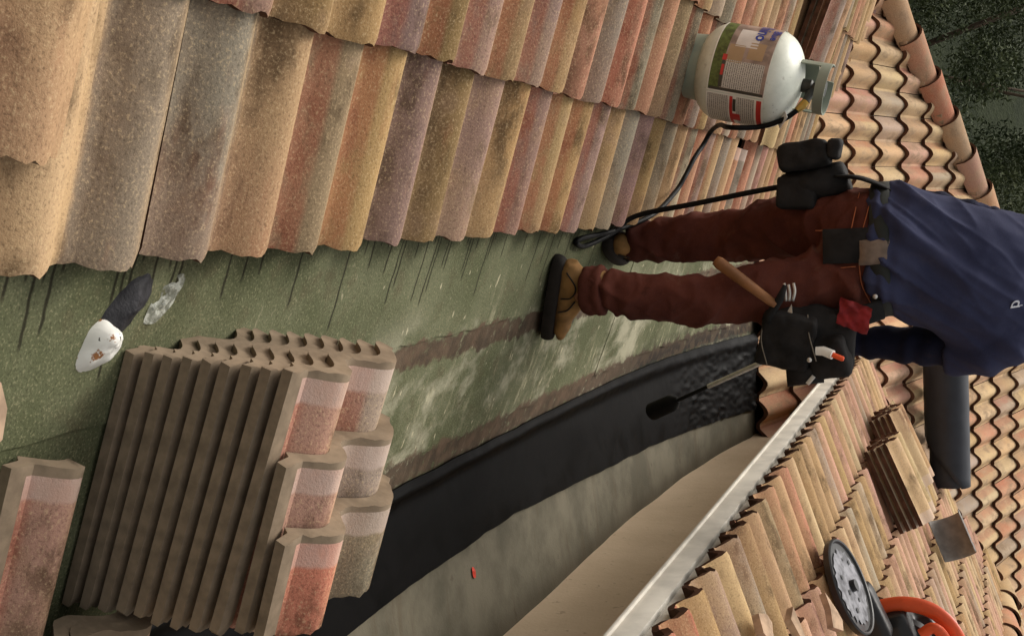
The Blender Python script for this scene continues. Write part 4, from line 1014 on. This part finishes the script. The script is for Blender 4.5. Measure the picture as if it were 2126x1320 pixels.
# ------------------------------------------------------------------ cut-off saw on the right roof
M_orange = simple('orange_plastic_housing', (214, 84, 40), .45, .08, 14, .08, .4); M_blackp = simple('black_plastic', (26, 25, 26), .4, .2, 20, .15, .4); M_dusty = simple('concrete_dust', (136, 136, 140), .9, .3, 26, .4, .1)
sc = Vector((1.335, 4.235, zright(1.335)+.095))
saw = empty('cut_off_saw', sc, 'orange and black cut-off saw with dusty round guard on the tan roof', 'saw')
ax = (NR+Vector((0, -.10, 0))).normalized(); e1 = Vector((1, .28, .46)); e1 = (e1-ax*e1.dot(ax)).normalized(); e2 = ax.cross(e1)
SM = Matrix((e1, e2, ax)).transposed().to_4x4(); SM.translation = sc; SM = SM @ Matrix.Scale(.90, 4)
def sp_(g, name, mat, ang=40): return keep(g.build(name, mat, None, True, ang), saw)
g = G(); g.lathe([(.0001, -.022), (.176, -.022), (.188, -.016), (.192, .008), (.187, .014), (.180, .012), (.174, .003), (.0001, .002)], 52, SM); sp_(g, 'blade_guard', M_blackp)
g = G(); V = []; F = []; n = 44
V = [SM @ Vector((0, 0, .010))]
for i in range(n):
    th = 2*math.pi*i/n; rr = .146*(1+.05*math.sin(i*3.1)+.05*random.uniform(-1, 1)); V.append(SM @ Vector((rr*math.cos(th), rr*math.sin(th), .007)))
g.add(V, [(0, 1+i, 1+(i+1) % n) for i in range(n)]); sp_(g, 'dust_cake', M_dusty)
g = G(); g.lathe([(.0001, .030), (.022, .030), (.024, .012), (.0001, .008)], 20, SM); sp_(g, 'arbor', M_blackp)
for i in range(7):
    th = i*.9+random.uniform(-.2, .2); r_ = random.uniform(.03, .12); g = G(); g.lathe([(.0001, .0125), (random.uniform(.006, .013), .012), (.001, .010)], 8, SM @ Matrix.Translation((r_*math.cos(th), r_*math.sin(th), 0)))
    sp_(g, 'chip', M_blackp)
sb = Vector((1.70, 4.72, .845))
def soft_saw(name, parts, mat, vox=.010):
    g = G()
    for c, d, rz in parts: g.box(c, d, Matrix.Rotation(rz, 3, 'Y'), min(d)*.3)
    keep(remeshed(name, g, vox, mat, None, 4), saw)
soft_saw('engine', ((Vector((1.72, 4.74, .845)), (.30, .22, .30), R(-20)), (Vector((1.62, 4.62, .78)), (.16, .16, .20), R(-20)), (Vector((1.50, 4.46, .72)), (.22, .10, .11), R(-24))), M_blackp)
g = G(); g.tube(smooth_path([Vector((1.66, 4.60, .585)), Vector((1.590, 4.60, .640)), Vector((1.542, 4.60, .705)), Vector((1.505, 4.60, .822)), Vector((1.515, 4.60, .920)), Vector((1.563, 4.60, .988)), Vector((1.640, 4.60, 1.03)), Vector((1.76, 4.62, 1.05))], 7), [(.030, .018)]*50, 14); sp_(g, 'housing_rim', M_orange)
g = G(); g.tube(smooth_path([Vector((1.600, 4.56, .90)), Vector((1.570, 4.55, .945)), Vector((1.62, 4.56, .985)), Vector((1.72, 4.58, 1.0))], 6), [(.022, .016)]*30, 12); sp_(g, 'grip', M_orange)
g = G(); g.lathe([(.0001, .016), (.022, .014), (.026, 0)], 16, Matrix.Translation((1.605, 4.53, .745)) @ Matrix.Rotation(R(80), 4, 'X')); sp_(g, 'fuel_cap', M_red)
g = G(); g.lathe([(.10, .0), (.085, .02), (.03, .03), (.0001, .03)], 30, Matrix.Translation((1.66, 4.615, .84)) @ Matrix.Rotation(R(82), 4, 'X')); sp_(g, 'starter_cover', M_blackp)
# ------------------------------------------------------------------ membrane roll and curled offcut
M_roll = simple('slate_grey_membrane', (40, 43, 50), .5, .12, 14, .2, .3); M_roll2 = simple('grey_offcut', (128, 122, 116), .7, .15, 20, .25)
def extrude(name, cs, p, ex, ey, ez, L, mat, taper=0.0, thick=.004):
    n = len(cs); V = []; m = 14
    for k in range(m+1):
        t = k/m
        for (a, b) in cs: V.append(p + ez*(L*t) + ex*(a*(1-taper*t*0)) + ey*(b*(1+.06*math.sin(t*9)*0)) + ey*(.004*fbm(Vector((t*5, a*9, 1)), 2)))
    F = [(k*n+i, k*n+i+1, (k+1)*n+i+1, (k+1)*n+i) for k in range(m) for i in range(n-1)]
    o = mesh(name, V, F, mat); md = o.modifiers.new('t', 'SOLIDIFY'); md.thickness = thick; return o
def fat_roll():
    p = Vector((.96, 8.38, zfar(8.38)+.05)); n = 64; V = []; m = 16; rows = []
    for i in range(n+1):
        th = -math.pi*.62 - i*.245; r_ = .150-.0011*i; ax_, az_ = r_*math.cos(th), .15+r_*math.sin(th)
        first = max(0.0, 1-i/9.0); L = .93-.38*first
        for k in range(m+1):
            t = k/m; V.append(p + Vector((1, .015, 0))*(L*t) + (-DF)*ax_ + NF*(az_+.003*fbm(Vector((t*6, i*.2, 1)), 2)))
    F = [(i*(m+1)+k, i*(m+1)+k+1, (i+1)*(m+1)+k+1, (i+1)*(m+1)+k) for i in range(n) for k in range(m)]
    o = mesh('membrane_roll', V, F, M_roll); md = o.modifiers.new('t', 'SOLIDIFY'); md.thickness = .004; return o
tag(fat_roll(), 'slate grey roll of membrane lying across the far roof valley', 'roll')
cs = [(.11*math.cos(t)*1.0, .085+.095*math.sin(t)) for t in [R(-75)+R(175)*i/24 for i in range(25)]]
o = extrude('curled_offcut', cs, Vector((1.80, 7.02, zright(1.80)+.06)), Vector((.3, .9, .2)).normalized(), NR, (-DR*.9+Vector((0, -.25, 0))).normalized(), .24, M_roll2, 0, .0025); tag(o, 'short curled grey sheet offcut beside the tile piles', 'offcut')

# ------------------------------------------------------------------ hillside and shrubs beyond the roofs
def hill_mat():
    k = NT('dry_grass_slope'); p = k.geo(); n1 = k.noise(p, .8, 5, .7); n2 = k.noise(p, 9, 4, .7)
    col = k.mix(k.ramp(n1, .35, .65), lin((34, 41, 27)), lin((48, 54, 36))); col = k.mix(k.math('MULTIPLY', k.ramp(n2, .5, .7), .6), col, lin((30, 36, 22)))
    return k.fin(col, .95, k.bump(n2, .6, .1), .1)
V = []; n = 60
for j in range(n+1):
    for i in range(n+1):
        x = -60+120*i/n; y = -40+130*j/n; z = -4.2+max(0, y-13)*.42+max(0, y-13)*.05*fbm(Vector((x*.1, y*.1, 0)), 3); V.append((x, y, z))
F = [(j*(n+1)+i, j*(n+1)+i+1, (j+1)*(n+1)+i+1, (j+1)*(n+1)+i) for j in range(n) for i in range(n)]
gr = mesh('ground', V, F, hill_mat()); gr['kind'] = 'structure'; gr['label'] = 'dark green hillside beyond the roofs'
def leaf_mat(name, a, b):
    k = NT(name); p = k.geo(); n1 = k.noise(p, 2.2, 3, .6); n2 = k.noise(p, 13, 2, .6)
    col = k.mix(k.ramp(n1, .35, .65), lin(a), lin(b)); col = k.mix(k.math('MULTIPLY', k.ramp(n2, .55, .75), .5), col, lin((96, 100, 58)))
    m = k.fin(col, .7, None, .2); return m
M_leaf = [leaf_mat('leaves_dark', (54, 64, 42), (80, 88, 56)), leaf_mat('leaves_olive', (60, 68, 44), (88, 94, 62))]
M_bark = simple('bark', (78, 64, 50), .95, .25, 8, .6)
def shrub(c, rad, hgt, nleaf, mi, label, seed, leaf=.036):
    rng = np.random.default_rng(seed)
    root = empty('shrub', (c[0], c[1], c[2]), label, 'shrub', 'shrubs on the slope beyond the roofs')
    g = G()
    for k in range(4):
        a = k*1.6+seed; g.tube([Vector((0, 0, -.4)), Vector((.15*math.cos(a), .15*math.sin(a), hgt*.3)), Vector((rad*.4*math.cos(a), rad*.4*math.sin(a), hgt*.75))], [.07, .05, .015], 8)
    o = g.build('stem', M_bark, None); o.parent = root
    nc = 46; th = rng.uniform(0, 2*np.pi, nc); rr = rad*np.sqrt(rng.uniform(0, 1, nc)); cz = hgt*(.15+.85*rng.uniform(0, 1, nc))*np.sqrt(np.clip(1-(rr/rad)**2*.8, .05, 1))
    cc = np.stack([rr*np.cos(th), rr*np.sin(th), cz], 1); cr = rng.uniform(.22, .42, nc)*rad*.62
    idx = rng.integers(0, nc, nleaf); dirs = rng.normal(size=(nleaf, 3)); dirs /= np.linalg.norm(dirs, axis=1)[:, None]
    P = cc[idx]+dirs*(cr[idx]*rng.uniform(.55, 1.05, nleaf))[:, None]
    a = rng.normal(size=(nleaf, 3)); a /= np.linalg.norm(a, axis=1)[:, None]; b = np.cross(a, rng.normal(size=(nleaf, 3))); b /= np.linalg.norm(b, axis=1)[:, None]
    s = leaf*rng.uniform(.6, 1.4, nleaf)[:, None]
    V = np.stack([P-a*s, P+b*s*.35, P+a*s, P-b*s*.35], 1).reshape(-1, 3); F = np.arange(nleaf*4).reshape(-1, 4)
    me = bpy.data.meshes.new('foliage'); me.vertices.add(len(V)); me.vertices.foreach_set('co', V.ravel()); me.loops.add(nleaf*4); me.loops.foreach_set('vertex_index', F.ravel().astype(np.int32))
    me.polygons.add(nleaf); me.polygons.foreach_set('loop_start', np.arange(0, nleaf*4, 4, dtype=np.int32)); me.polygons.foreach_set('loop_total', np.full(nleaf, 4, np.int32)); me.update(); me.validate(); me.materials.append(M_leaf[mi])
    o = bpy.data.objects.new('foliage', me); C.objects.link(o); o.parent = root
    return root
gz = lambda y: -4.2+max(0, y-13)*.42
for i, (x, y, r_, h_, mi, lab) in enumerate(((-3.6, 14.5, 2.0, 4.2, 0, 'dense dark shrub nearest the top edge beyond the hip'), (-1.0, 15.5, 1.9, 4.6, 1, 'olive shrub filling the gap above the middle of the hip'), (1.3, 16.0, 2.0, 5.2, 0, 'dark shrub directly beyond the worker\'s shoulder'),
                                           (-5.6, 19, 2.6, 4.6, 1, 'olive shrub farther up the slope at the top right corner'), (-2.2, 20, 2.6, 4.8, 0, 'dark shrub behind, between the two olive ones'), (1.2, 21, 2.8, 5.2, 1, 'olive shrub highest on the slope at the right edge'))):
    shrub((x, y, gz(y)-.2), r_, h_, 52000, mi, lab, 11+i)
